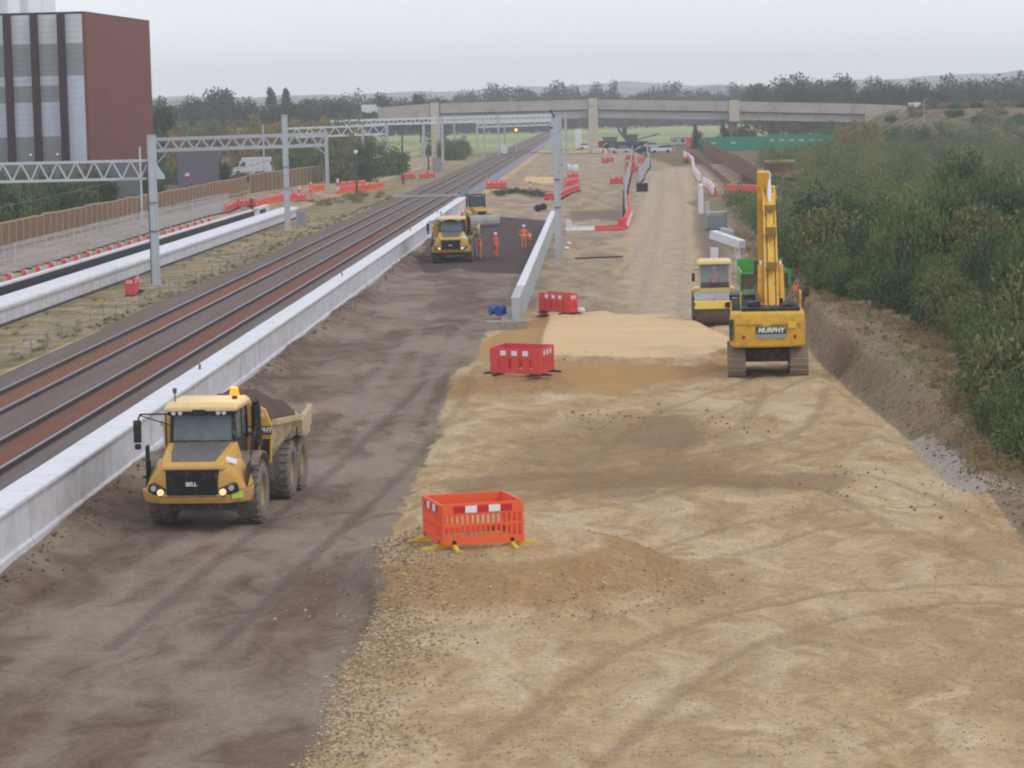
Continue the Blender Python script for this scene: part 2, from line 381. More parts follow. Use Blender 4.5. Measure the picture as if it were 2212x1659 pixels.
for pts_, tgt, w_ in [([(2300,1290),(1900,1300),(1500,1400),(1150,1659)],0,.28),([(880,1120),(1200,1050),(1500,1035),(1850,1060),(2050,1160)],0,.3),([(930,985),(1180,1020),(1420,985),(1660,930),(1720,840)],0,.3),
                      ([(950,1080),(1250,1090),(1600,1000),(1850,940)],0,.25),([(1500,1200),(1750,1130),(2000,1120),(2250,1220)],0,.25),([(1380,980),(1480,900),(1620,845),(1700,815)],0,.3),([(1250,650),(1330,560),(1400,450),(1430,340)],0,.35),([(1420,690),(1440,560),(1450,430),(1440,340)],0,.35),
                      ([(560,1700),(620,1400),(720,1150),(900,880),(1000,720)],1,.35),([(200,1659),(420,1330),(640,1130),(800,930),(960,700)],1,.35),([(100,1500),(400,1230),(600,1120),(820,1030),(930,980)],1,.3),([(350,1400),(600,1180),(800,1010),(980,820)],0,.3)]:
    P = smooth_path(pts_)
    for off in (-1.1, 1.1):
        q = np.exp(-(line_d(P, off)/w_)**2)
        if tgt == 0: ruts = np.maximum(ruts, q)
        else: lite = np.maximum(lite, np.exp(-(line_d(P, off)/(w_*1.6))**2))
Z = Z - .05*ruts*(Y < 200); me.vertices.foreach_set('co', np.stack([X, Y, Z], 1).ravel())
mudm = np.maximum(leftyard*.8, .8*sstep(132,150,Y)*(U > -13.6)*(Y < 640)*(1-msk(P_HAUL, 2.0)))
mudm = np.maximum(mudm, np.maximum(.75*msk(P_MUD, 2.0), msk(P_MUD2, 2.5))); att = {'zf': (np.maximum(mudm, msk(P_SPOIL, 1.5)), np.maximum(msk(P_MUD2, 2.0), msk(P_SPOIL, 2.0)), msk(P_MID, 4.0)), 'ze': (ruts, lite, slope_shade), 'za': (msk(P_DARK, .9), msk(P_LIGHT, .4), msk(P_ORANGE, .8)), 'zb': (msk(P_VDARK, 1.5), soil, msk(P_CHALK, .5)),
       'zc': (np.maximum(verge, 0), np.maximum(field, 0), np.maximum(msk(P_HAUL, 3), 0*X)), 'zd': (np.maximum(msk(P_WET, .9), msk(P_WET2, .9)), np.maximum(embk, np.maximum((1-sstep(-50, -48, U))*(Y > 150), farscrub)), msk(P_LOT, 1.5))}
for k, ch in att.items():
    a = me.color_attributes.new(k, 'FLOAT_COLOR', 'POINT')
    a.data.foreach_set('color', np.stack([*ch, np.ones(len(X))], 1).astype(np.float32).ravel())
m, nt, b = new_mat('site_soil')
geo = nt.nodes.new('ShaderNodeNewGeometry'); P = geo.outputs['Position']
def mapped(sc, rz=0):
    q = nt.nodes.new('ShaderNodeMapping'); q.inputs['Scale'].default_value = sc; q.inputs['Rotation'].default_value = (0,0,rz); nt.links.new(P, q.inputs[0]); return q.outputs[0]
PS = mapped((1, .22, 1), .05)                               # stretched along the travel direction of the machines
PX = mapped((.28, 1, 1), -.25)                              # streaks left by the blade across it
n1, n2, n3, n4 = noise(nt, P, .35, 6, .6), noise(nt, P, 2.2, 6, .7), noise(nt, P, 14, 4, .7), noise(nt, PX, .9, 6, .65)
n5 = noise(nt, PS, 1.1, 5, .6)
chan = {}
for k in att:
    a = nt.nodes.new('ShaderNodeAttribute'); a.attribute_name = k; sp = nt.nodes.new('ShaderNodeSeparateColor'); nt.links.new(a.outputs['Color'], sp.inputs[0]); chan[k] = sp.outputs
def mask(ch, amp=.8, nz=None, lo=.42, hi=.58):
    q = nt.nodes.new('ShaderNodeMath'); q.operation = 'MULTIPLY_ADD'; nt.links.new(nz if nz is not None else n2, q.inputs[0]); q.inputs[1].default_value = amp; q.inputs[2].default_value = -amp*.5
    ad = nt.nodes.new('ShaderNodeMath'); ad.operation = 'ADD'; nt.links.new(ch, ad.inputs[0]); nt.links.new(q.outputs[0], ad.inputs[1])
    return ramp(nt, ad.outputs[0], lo, hi)
n6 = noise(nt, P, .09, 5, .55)
def mul(f, k):
    q = nt.nodes.new('ShaderNodeMath'); q.operation = 'MULTIPLY'; nt.links.new(f, q.inputs[0])
    if isinstance(k, float): q.inputs[1].default_value = k
    else: nt.links.new(k, q.inputs[1])
    return q.outputs[0]
wv = nt.nodes.new('ShaderNodeVectorMath'); wv.operation = 'MULTIPLY_ADD'                     # wander the coordinates so that no band repeats
nw = nt.nodes.new('ShaderNodeTexNoise'); nw.inputs['Scale'].default_value = .35; nw.inputs['Detail'].default_value = 3; nt.links.new(P, nw.inputs[0])
nt.links.new(nw.outputs[1], wv.inputs[0]); wv.inputs[1].default_value = (3.5, 2.2, 0); nt.links.new(P, wv.inputs[2])
PW = wv.outputs[0]
q = nt.nodes.new('ShaderNodeMapping'); q.inputs['Scale'].default_value = (1, .36, 1); q.inputs['Rotation'].default_value = (0,0,-.12); nt.links.new(PW, q.inputs[0])
nA, nB, nC = noise(nt, q.outputs[0], .26, 7, .62), noise(nt, q.outputs[0], 1.3, 8, .66), noise(nt, P, 6.5, 6, .75)
q = nt.nodes.new('ShaderNodeMapping'); q.inputs['Scale'].default_value = (.8, .16, 1); q.inputs['Rotation'].default_value = (0,0,.5); nt.links.new(PW, q.inputs[0]); nS = noise(nt, q.outputs[0], .8, 7, .65)
def grit(col): return mix(nt, ramp(nt, nC, .34, .66), mix(nt, 1.0, col, (.84,.83,.81), 'MULTIPLY'), mix(nt, 1.0, col, (1.20,1.19,1.18), 'MULTIPLY'))
sand = mix(nt, ramp(nt, nB, .36, .64), sR(158,133,96), sR(190,165,126))
sand = mix(nt, mul(ramp(nt, nS, .46, .60), .6), sand, mix(nt, nB, sR(188,168,136), sR(208,192,164)))
sand = mix(nt, mul(ramp(nt, nA, .50, .62), .7), sand, mix(nt, nB, sR(140,115,80), sR(168,141,102)))
sand = mix(nt, mul(mask(chan['ze'][2], .5, n2, .30, .62), .9), sand, mix(nt, nB, sR(138,108,70), sR(172,140,96)))  # painted shade on the mound slopes
sand = mix(nt, mul(mask(chan['ze'][0], 1.5, nB, .50, 1.0), .5), sand, mix(nt, n3, sR(122,100,76), sR(150,126,96)))
sand = mix(nt, mul(mask(chan['zf'][2], 1.6, nS, .62, 1.25), .75), sand, mix(nt, nB, sR(118,94,68), sR(152,126,92)))
sand = grit(sand)
haul = mix(nt, ramp(nt, nB, .36, .64), sR(164,146,122), sR(188,170,144))
haul = mix(nt, mul(ramp(nt, n5, .54, .7), .4), haul, sR(150,134,114))
haul = mix(nt, mul(chan['ze'][0], .35), haul, sR(150,134,116))
c = mix(nt, mask(chan['zc'][2], .6, n1), sand, haul)
c = mix(nt, mask(chan['zf'][0], 1.3, nB, .45, .75), c, mix(nt, ramp(nt, nS, .38, .64), sR(134,117,98), sR(178,160,134)))
c = mix(nt, mul(mask(chan['zf'][1], 1.2, nS, .5, .8), .8), c, sR(112,98,86))
c = mix(nt, mul(mask(chan['zd'][0], 1.9, nB, .7, 1.35), .6), c, mix(nt, nB, sR(116,92,68), sR(144,118,90)))
dark = mix(nt, ramp(nt, nB, .34, .66), sR(98,81,68), sR(123,106,91))
dark = mix(nt, mul(ramp(nt, nA, .43, .58), .9), dark, mix(nt, nB, sR(130,115,101), sR(158,144,129)))
dark = mix(nt, mul(mask(chan['ze'][1], 1.5, nB, .5, 1.1), .5), dark, sR(142,129,116))
dark = mix(nt, mul(ramp(nt, nS, .54, .66), .5), dark, sR(92,77,67))
dark = mix(nt, mul(mask(chan['ze'][0], 1.5, nB, .5, 1.1), .5), dark, sR(90,76,66))
dark = grit(dark)
c = mix(nt, mask(chan['za'][0], 1.3, nB, .45, .54), c, dark)
c = mix(nt, mask(chan['zb'][0], .5, n2), c, mix(nt, n2, sR(76,63,60), sR(92,78,74)))
c = mix(nt, mask(chan['za'][2], .9, n2, .40, .65), c, mix(nt, n2, sR(158,122,78), sR(186,148,98)))
c = mix(nt, mask(chan['za'][1], .6, n2), c, mix(nt, n4, sR(196,164,116), sR(226,200,158)))
c = mix(nt, mask(chan['zd'][2], .5), c, mix(nt, n2, sR(196,164,112), sR(214,184,134)))
soilc = mix(nt, ramp(nt, n2, .3, .7), sR(112,94,76), sR(154,134,112))
soilc = mix(nt, mul(ramp(nt, n1, .50, .64), .7), soilc, sR(112,112,74))
c = mix(nt, mask(chan['zb'][1], .8, n2), c, soilc)
c = mix(nt, mask(chan['zb'][2], 1.1, n2, .42, .6), c, mix(nt, nC, sR(132,120,104), sR(188,180,168)))
vg = mix(nt, ramp(nt, n1, .42, .60), mix(nt, ramp(nt, n2, .35, .65), sR(120,106,92), sR(186,166,128)), mix(nt, n2, sR(92,92,58), sR(136,128,88)))
c = mix(nt, mask(chan['zc'][0], .5), c, vg)
eg = mix(nt, ramp(nt, n1, .35, .65), sR(84,84,56), sR(134,116,86))
c = mix(nt, mask(chan['zd'][1], .5, n1), c, eg)
nf = noise(nt, P, .006, 3); fd = mix(nt, ramp(nt, nf, .42, .58), sR(132,146,92), sR(160,156,112))
c = mix(nt, mask(chan['zc'][1], .4, n1), c, fd)
c = mix(nt, ramp(nt, n3, .3, .75), c, mix(nt, 1.0, c, (1.28,1.26,1.24), 'MULTIPLY'))
nt.links.new(c, b.inputs['Base Color']); b.inputs['Roughness'].default_value = .95; b.inputs['Specular IOR Level'].default_value = .1
hh = nt.nodes.new('ShaderNodeMath'); hh.operation = 'ADD'; nt.links.new(n2, hh.inputs[0]); nt.links.new(n3, hh.inputs[1])
bump(nt, b, hh.outputs[0], .55, .14)
me.materials.append(m); go = bpy.data.objects.new('ground', me); COL.objects.link(go); go['kind'] = 'structure'

# loose stones pressed into the sand, mostly along its ragged edge with the dark fill
edge_pts = [at(x, y) for x, y in [(655,1659),(702,1585),(725,1487),(772,1417),(800,1366),(835,1300),(815,1247),(765,1217)]]
def stones(name, n, pick, mats, smin, smax, seed):
    r = random.Random(seed); b_ = MB()
    for i in range(n):
        x, y = pick(r); q = smin + (smax-smin)*r.random()**3; z = gzf(x, y)
        P6 = [Vector((r.uniform(.6,1)*a, r.uniform(.6,1)*b2, r.uniform(.5,.8)*c2))*q for a, b2, c2 in ((1,0,0),(0,1,0),(-1,0,0),(0,-1,0),(0,0,1),(0,0,-.6))]
        t = r.uniform(0, 6.3); ct, st = math.cos(t), math.sin(t)
        b_.add([(x+p.x*ct-p.y*st, y+p.x*st+p.y*ct, z+p.z+q*.25) for p in P6], [(0,1,4),(1,2,4),(2,3,4),(3,0,4),(1,0,5),(2,1,5),(3,2,5),(0,3,5)], r.randrange(len(mats)))
    return tag(b_.build(name, mats, fix=False), kind='stuff')
Zg = Z.reshape(n_r, NS)
def gzf(x, y):
    i = min(max(int(np.searchsorted(rows, y))-1, 0), n_r-2); f = (y-rows[i])/(rows[i+1]-rows[i])
    j = (x/(13+.235*y)+1)/2*(NS-1); j0 = min(max(int(j), 0), NS-2); g = j-j0
    return float((Zg[i,j0]*(1-g)+Zg[i,j0+1]*g)*(1-f)+(Zg[i+1,j0]*(1-g)+Zg[i+1,j0+1]*g)*f)
st1 = M('pale_stone', sR(196,178,146), .9, .2, 8); st2 = M('tan_stone', sR(160,136,104), .9, .2, 8); st3 = M('grey_stone', sR(136,118,98), .9, .2, 8)
def pick_edge(r):
    k = r.randrange(len(edge_pts)-1); t = r.random(); p = edge_pts[k].lerp(edge_pts[k+1], t)
    return p.x + abs(r.gauss(0, .9)) - .12 + r.gauss(0,.1), p.y + r.gauss(0, .3)
def pick_sand(r):
    y = 43+50*r.random()**1.5; return r.uniform(-3, .2*y), y
def pick_toe(r):
    a = r.gauss(-.9, .9); d = 4.6+r.gauss(0,.7); c0 = MOUNDS[0][0]; return c0.x+d*math.cos(a), c0.y+d*math.sin(a)
def pick_dark(r):
    y = 43+40*r.random(); return rail(r.uniform(-13.5,-4), y).x, y
stones('gravel', 7500, pick_edge, [st1, st2, st2, st3], .014, .055, 1)
stones('gravel', 12000, pick_sand, [st1, st2, st2], .010, .035, 2)
stones('gravel', 900, pick_toe, [st1, st2, st2, st3], .014, .06, 3)
stones('gravel', 700, pick_dark, [st3, st2, st3], .012, .04, 4)
def pick_bank(r):
    y = 64+80*r.random()**1.4; return np.interp(y,[40,100,112,160],[12.5,12.5,12.7,15.2])+abs(r.gauss(.2,1.0)), y
SOILM = M('soil_clod', sR(112,96,85), .95, .25, 6)
stones('soil_clods', 2200, pick_bank, [SOILM, SOILM, st2], .02, .09, 5)
def pick_lump(r):
    c_ = [at(1830,1050), at(1560,930), at(2140,1085), at(1330,905), at(830,1250), at(1250,800)][r.randrange(6)]; return c_.x+r.gauss(0,1.0), c_.y+r.gauss(0,2.0)
def pick_wallfoot(r):
    p_ = rail(-13.7+abs(r.gauss(0,.35)), 45+150*r.random()**1.5); return p_.x, p_.y
CLODS = M('brown_clod', sR(128,104,76), .95, .25, 6); CLODD = M('dark_clod', sR(98,84,74), .95, .25, 6)
stones('soil_clods', 700, pick_lump, [CLODS, st2, CLODS], .015, .085, 7)
stones('soil_clods', 1300, pick_wallfoot, [CLODD, CLODD, st3], .02, .10, 8)
def pick_chalk(r):
    y = 69+15*r.random(); return 12.9+r.gauss(0,.35)+ (y-69)*-.03, y
stones('chalk_rubble', 150, pick_chalk, [st1, M('chalk', sR(178,172,164), .9, .1, 6), st3], .03, .085, 6)

# ================================================================ RAILWAY
m, nt, b = new_mat('railway_ballast'); tcn = nt.nodes.new('ShaderNodeTexCoord'); v = tcn.outputs['Object']
sp = nt.nodes.new('ShaderNodeSeparateXYZ'); nt.links.new(v, sp.inputs[0])
mp2 = nt.nodes.new('ShaderNodeMapping'); mp2.inputs['Scale'].default_value = (1,.06,1); nt.links.new(v, mp2.inputs[0])
na, nb, nc = noise(nt, v, .5, 5), noise(nt, v, 9, 4, .75), noise(nt, mp2.outputs[0], 1.2, 4)
c = mix(nt, ramp(nt, nb, .3, .7), sR(98,83,74), sR(140,124,112))
c = mix(nt, ramp(nt, nc, .45, .62), c, mix(nt, nb, sR(104,93,90), sR(140,129,124)))
def band(u0, u1, w=.1):
    r = nt.nodes.new('ShaderNodeMapRange'); r.interpolation_type = 'SMOOTHSTEP'; r.inputs[1].default_value = u0-w; r.inputs[2].default_value = u0+w; nt.links.new(sp.outputs[0], r.inputs[0])
    q = nt.nodes.new('ShaderNodeMapRange'); q.interpolation_type = 'SMOOTHSTEP'; q.inputs[1].default_value = u1-w; q.inputs[2].default_value = u1+w; q.inputs[3].default_value = 1; q.inputs[4].default_value = 0; nt.links.new(sp.outputs[0], q.inputs[0])
    k = nt.nodes.new('ShaderNodeMath'); k.operation = 'MULTIPLY'; nt.links.new(r.outputs[0], k.inputs[0]); nt.links.new(q.outputs[0], k.inputs[1]); return k.outputs[0]
def fade(f, v0, v1):
    r = nt.nodes.new('ShaderNodeMapRange'); r.inputs[1].default_value = v0; r.inputs[2].default_value = v1; r.inputs[3].default_value = 1; r.inputs[4].default_value = .15; nt.links.new(sp.outputs[1], r.inputs[0])
    k = nt.nodes.new('ShaderNodeMath'); k.operation = 'MULTIPLY'; nt.links.new(f, k.inputs[0]); nt.links.new(r.outputs[0], k.inputs[1]); return k.outputs[0]
c = mix(nt, fade(band(-21.92,-20.78), 170, 230), c, mix(nt, nb, sR(122,84,64), sR(150,108,84)))
c = mix(nt, fade(band(-18.52,-17.38), 220, 285), c, mix(nt, nb, sR(116,76,62), sR(146,102,84)))
for ur in (-22.10,-20.60,-18.70,-17.20): c = mix(nt, mul(band(ur-.30, ur+.16, .1), .75), c, mix(nt, nb, sR(58,49,46), sR(88,77,72)))  # shadow lines beside the rails painted into the ballast as darker bands
sw = nt.nodes.new('ShaderNodeMath'); sw.operation = 'MULTIPLY'; nt.links.new(sp.outputs[1], sw.inputs[0]); sw.inputs[1].default_value = 2*math.pi/.65
sn = nt.nodes.new('ShaderNodeMath'); sn.operation = 'SINE'; nt.links.new(sw.outputs[0], sn.inputs[0])
slp = mul(mul(ramp(nt, sn.outputs[0], .1, .8), ramp(nt, na, .40, .62)), .55)                     # tops of the sleepers showing through the stone
c = mix(nt, mul(slp, band(-22.65,-20.05)), c, sR(126,110,98)); c = mix(nt, mul(slp, band(-19.25,-16.65)), c, sR(126,108,96))
fr = nt.nodes.new('ShaderNodeMapRange'); fr.inputs[1].default_value = 295; fr.inputs[2].default_value = 330; nt.links.new(sp.outputs[1], fr.inputs[0])
c = mix(nt, mul(mul(band(-16.3,-14.7), fr.outputs[0]), .8), c, sR(146,146,150))
c = mix(nt, ramp(nt, nc, .52, .6), c, mix(nt, fade(band(-16.6,-15.0), 60, 150), c, sR(122,122,124)))
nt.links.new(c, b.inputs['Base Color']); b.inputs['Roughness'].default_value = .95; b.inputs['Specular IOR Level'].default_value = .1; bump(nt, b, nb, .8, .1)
prof = [(-25.2,.18),(-24.0,.50),(-23.3,.60),(-22.25,.60),(-22.0,.56),(-20.6,.56),(-20.4,.60),(-19.0,.60),(-18.8,.56),(-17.1,.56),(-16.9,.60),(-16.2,.58),(-15.4,.46),(-14.72,.44)]
b_ = MB(); vv = list(range(30, 420, 6)) + list(range(420, 1300, 40))
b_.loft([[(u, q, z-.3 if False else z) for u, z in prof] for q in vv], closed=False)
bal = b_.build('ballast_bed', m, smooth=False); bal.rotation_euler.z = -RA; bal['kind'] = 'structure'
RAILH = M('rail_head_steel', (.36, .37, .40), .3, .15, 2, metal=.6); RAILR = M('rusty_rail_web', (.075, .048, .04), .8, .2, 2)
SLEEP = M('concrete_sleeper', sR(140,130,122), .9, .15, 2, .5, (.2,.14,.11))
def track(uc, label):
    t = thing('railway_track', label, 'railway track', (0,0,0), -RA, 'tracks of the railway')
    for sgn in (-1, 1):
        u = uc + sgn*.7525; w = MB()
        w.box(u-.07, u+.07, 32, 1200, .565, .585, 0); w.box(u-.012, u+.012, 32, 1200, .585, .665, 0); w.box(u-.036, u+.036, 32, 1200, .665, .72, 1)
        w.build('rail', [RAILR, RAILH], t)
track(-21.35, 'left railway track with paler running rails beside the grassy verge')
track(-17.95, 'right railway track with reddish brown ballast beside the long white wall')

t = thing('level_crossing', 'grey panelled crossing over both tracks beyond the end of the long wall', 'crossing', (0,0,0), -RA)
XP = M('grey_crossing_panel', sR(140,136,134), .85, .12, .6, .3)
for k in range(3):
    for u0, u1 in ((-24.2,-22.2),(-22.02,-20.68),(-20.5,-18.8),(-18.62,-17.28),(-17.1,-15.0)): MB().box(u0,u1,316+k*2.6,318.5+k*2.6,.45,.70).build('panel', XP, t)
# long white wall on the right of the tracks
t = thing('retaining_wall', 'long white precast concrete wall with a broad coping beside the tracks', 'wall', (0,0,0), -RA)
q, k = 44.0, 0
while q < 283:
    L = 3.0; w = MB(); off = rnd.uniform(-.012, .012)
    w.prism([(-14.42,-.4),(-13.86+off,-.4),(-13.86+off,.42),(-13.93+off,.48),(-13.93+off,1.46),(-14.42,1.46)], 'y', q+.012, q+L-.012)
    w.build('wall_panel', CONC, t); q += L
q = 44.0
while q < 283:
    w = MB(); z1 = 1.60 + rnd.uniform(-.008, .008)
    w.prism([(-14.70,1.40),(-14.45,1.465),(-13.86,1.465),(-13.80,1.50),(-13.80,z1-.03),(-13.84,z1),(-14.65,z1),(-14.70,z1-.04)], 'y', q+.01, min(q+5.99, 283))
    w.build('coping_stone', COPE, t); q += 6
w = MB()
for q in (62, 96, 150, 205, 240): w.box(-14.35,-14.28, q, q+.07, 1.6, 1.78)
w.build('lifting_eyes', DGREY, t)

# low wall left of the tracks with its black backing wall
t = thing('retaining_wall', 'low white concrete platform wall left of the tracks with rounded coping', 'wall', (0,0,0), -RA)
q = 100.0
while q < 271:
    w = MB(); w.prism([(-31.0,.35),(-30.3,.35),(-30.3,1.0),(-31.0,1.0)], 'y', q+.01, q+4.9); w.build('wall_panel', CONC, t)
    w = MB(); w.prism([(-31.7,.98),(-30.28,1.0),(-30.16,1.05),(-30.14,1.2),(-30.22,1.30),(-30.4,1.34),(-31.7,1.34)], 'y', q+.008, q+4.9); w.build('coping_stone', COPE, t); q += 4.91
w = MB(); w.box(-31.2,-30.12, 100, 272, -.1, .35); w.build('footing', M('dark_footing', (.07,.062,.062), .9, .2, .5), t)
t = thing('retaining_wall', 'black faced backing wall with a white top behind the left platform coping', 'wall', (0,0,0), -RA)
q = 120.0
while q < 256:
    w = MB(); w.box(-32.75,-32.6, q+.01, q+2.39, .2, 1.58); w.build('black_panel', M('black_membrane', (.033,.031,.034), .7, .15, 1) if q == 120 else bpy.data.materials['black_membrane'], t); q += 2.4
w = MB(); w.box(-32.95,-32.58, 120, 256, 1.582, 1.70); w.build('coping', COPE, t)
w = MB(); w.box(-33.0,-32.6, 259.5, 268, .3, 1.62); w.prism([(-33.02,1.62),(-32.58,1.62),(-32.58,1.75),(-33.02,1.75)],'y',259.3,268.4)
t2 = w.build('retaining_wall', COPE); t2.rotation_euler.z = -RA; tag(t2, 'short white wall stub with a dark opening before the orange fence', 'wall')
w = MB(); w.box(-32.595,-32.57, 261, 265.5, .9, 1.5); w.build('opening', bpy.data.materials['black_membrane'], t2)

# narrow grey wall right of the dark fill
t = thing('retaining_wall', 'narrow grey concrete wall running to the tall mast', 'wall', (0,0,0), -RA)
q = 131.0
while q < 240:
    w = MB(); w.box(-4.36,-4.0, q+.012, q+3.0, -.2, 1.40); w.build('wall_panel', CONCG, t)
    w = MB(); w.box(-4.40,-3.97, q+.008, q+3.0, 1.402, 1.50); w.build('coping_stone', COPE if q > 138 else CONCG, t); q += 3.01
w = MB(); w.box(-5.6,-3.7, 130.0, 131.0, -.1, .42); w.box(-4.9,-4.36,131.0,140,-.1,.45); w.build('footing', M('stained_concrete', sR(160,154,142), .9, .1, 2, .3), t)
for i, (x, y) in enumerate([(1066,689),(1082,690)]):
    p = on(x, y+10); w = MB(); w.cyl((-.14,0,.2),(.14,0,.2),.2, n=14); w.cyl((-.17,0,.2),(-.14,0,.2),.26, n=14); w.cyl((.14,0,.2),(.17,0,.2),.26, n=14)
    o = w.build('cable_reel', BLUEP, loc=Vector((p.x, p.y+.4, .42)), rz=.3+.5*i); tag(o, ['blue cable reel on the wall footing, the outer one', 'blue cable reel on the wall footing, nearest the grey wall'][i], 'cable reel', 'blue reels on the footing')

# knee-high rail fence on the left verge
t = thing('railing_fence', 'long two rail tubular fence on the grassy verge left of the tracks', 'fence', (0,0,0), -RA)
for z in (.62, 1.08):
    w = MB(); w.cyl((-24.85,86,z+.0),(-24.85,205,z), .022, n=6); w.build('rail', M('dull_green_tube', sR(132,140,142), .6, .1) if z < 1 else bpy.data.materials['dull_green_tube'], t)
q = 86.
while q < 206:
    w = MB(); w.cyl((-24.85,q,.15),(-24.85,q,1.1),.028,n=6); w.build('post', bpy.data.materials['dull_green_tube'], t); q += 3.5

# ================================================================ OVERHEAD LINE STEELWORK
def hmast(w, p, h, d=.34, bw=.30, mi=0):            # H section post
    x, y, z = p
    w.box(x-bw/2, x+bw/2, y-d/2, y-d/2+.03, z, z+h, mi); w.box(x-bw/2, x+bw/2, y+d/2-.03, y+d/2, z, z+h, mi); w.box(x-.02, x+.02, y-d/2+.03, y+d/2-.03, z, z+h, mi); return w
def wide_mast(w, h, bw=.42, d=.36):
    w.box(-bw/2, -bw/2+.04, -d/2, d/2, 0, h); w.box(bw/2-.04, bw/2, -d/2, d/2, 0, h); w.box(-bw/2+.04, bw/2-.04, -d/2+.06, -d/2+.09, 0, h); return w
def mast(x, y, ytop, label, bw=.42, mat=None, group='overhead line masts', fit=True, cat='mast'):
    p = on(x, y); h = (y-ytop)/FPX*p.y*1.02
    t = thing('overhead_line_mast', label, cat, p, -RA, group)
    mat = mat or GALV
    wide_mast(MB(), h, bw, bw*.85).build('mast_post', mat, t) if bw < .3 else None
    if bw >= .3:
        w = wide_mast(MB(), h, bw, bw*.85); w.build('mast_post', mat, t)
        MB().box(-bw*.8, bw*.8, -bw*.8, bw*.8, -.05, .06).build('base_plate', CONCG, t)
        MB().box(-bw*.55, bw*.55, -bw*.5, bw*.5, h, h+.05).build('cap_plate', mat, t)
        for zz in (h*.55, h*.36): MB().box(-bw*.54, bw*.54, -bw*.47, bw*.47, zz, zz+.05).build('strap', DGREY, t)
    return t, p, h
def truss(t, p0, p1, depth, n, mat=GALV, ch=.13, dw=.10):
    """two chords, top and bottom, and a zigzag of diagonals; coordinates relative to t"""
    p0, p1 = Vector(p0), Vector(p1); dz = Vector((0,0,depth))
    MB().bar(p0, p1, ch).build('top_chord', mat, t); MB().bar(p0-dz, p1-dz, ch).build('bottom_chord', mat, t)
    for k in range(n):
        a, b_ = p0.lerp(p1, k/n), p0.lerp(p1, (k+1)/n); mid = a.lerp(b_, .5)
        MB().bar(a, mid-dz, dw, dw*.6).build('diagonal', mat, t)
        MB().bar(mid-dz, b_, dw, dw*.6).build('diagonal', mat, t)
# first portal: right post in full view, its boom leaving the picture on the left
t, p, h = mast(338, 616, 300, 'tallest near galvanised mast with a lattice boom leaving the picture to the left', .46, cat='gantry', group=None)
t.name = 'overhead_line_gantry'
truss(t, (-.2,.06,7.65), (-12.6,.06,7.65), 1.1, 11, ch=.16, dw=.13)
hmast(MB(), (-12.8,0,-.2), 8.6).build('mast_post', GALV, t)
MB().prism([(.2,7.5),(.75,6.65),(.75,6.5),(.2,6.5)], 'y', -.1, .1).build('end_bracket', GALV, t)
MB().box(-.29,-.25,-.22,.22,0,7.6).build('flange_shade', DGREY, t)  # dark strip added for the shade on the post's left flange
# thin posts further back
def thinpost(x, y, yt, label, w=.16, mat=None, cap=None, cat='post', group='slim posts along the line', name='slim_post'):
    p = on(x, y); h = (y-yt)/FPX*p.y; t = thing(name, label, cat, p, 0, group)
    MB().cyl((0,0,-.1),(0,0,h), w*.55, w*.42, n=8).build('shaft', mat or GALV, t); MB().box(-w, w, -w, w, -.05, .12).build('base', DGREY, t)
    if cap: MB().ball((0,0,h+.12), .26, n=8).build('lamp_head', cap, t)
    return t
thinpost(308, 492, 318, 'slim galvanised post behind the black backing wall left of the nearest mast', .22)
thinpost(572, 395, 270, 'slim pole rising through the lattice boom left of the second mast', .26)
thinpost(473, 388, 335, 'slim pole on the grass left of the white van', .2)
# second single mast
mast(622, 497, 255, 'second galvanised mast at the far end of the white platform wall', .47)
GALVB = M('bright_galvanised_steel', (.68,.71,.74), .45, .08, 1)
# portals with their booms
def portal(xr, yr, ytop, xl, n, ybot, label, knee=True, mid=()):
    p = on(xr, yr); sc = FPX/p.y; h = (yr-ytop)/sc; d = (ybot-ytop)/sc; span = (xr-xl)/sc
    t = thing('overhead_line_gantry', label, 'gantry', p, 0)
    wide_mast(MB(), h+.3, .46, .4).build('mast_post', GALV, t); w = wide_mast(MB(), h+.2, .46, .4); 
    ps = w.build('mast_post', GALV, t); ps.location.x = -span; 
    for f in mid: q = wide_mast(MB(), h+.2, .46, .4).build('mast_post', GALV, t); q.location.x = -span*f
    lift = span*.0235*0
    big = span > 20; truss(t, (-.1,.24,h), (-span+.1,.24,h-.2), d, n, ch=.46 if big else (.32 if p.y > 380 else .2), dw=.34 if big else (.26 if p.y > 380 else .17), mat=GALVB if p.y > 380 else GALV)
    if knee: MB().bar((-span+.2,.24,h-d-2.0), (-span+2.0,.24,h-d), .15).build('knee_brace', GALV, t); MB().bar((-.2,.24,h-d-1.2),(-1.6,.24,h-d),.15).build('knee_brace', GALV, t)
    return t, p, h, span
portal(708, 411, 290, 338, 11, 314, 'lattice gantry between the nearest mast and the thicker post before the brown hoarding')
portal(838, 379, 271, 616, 8, 290, 'lattice gantry in front of the leafy bank, its right post standing near orange netting')
portal(1196, 338, 249, 706, 26, 259, 'longest lattice gantry crossing the whole line just before the bridge', False, (.24,.5))
portal(1192, 326, 262, 1032, 10, 270, 'small far lattice gantry above the amber signal', False)
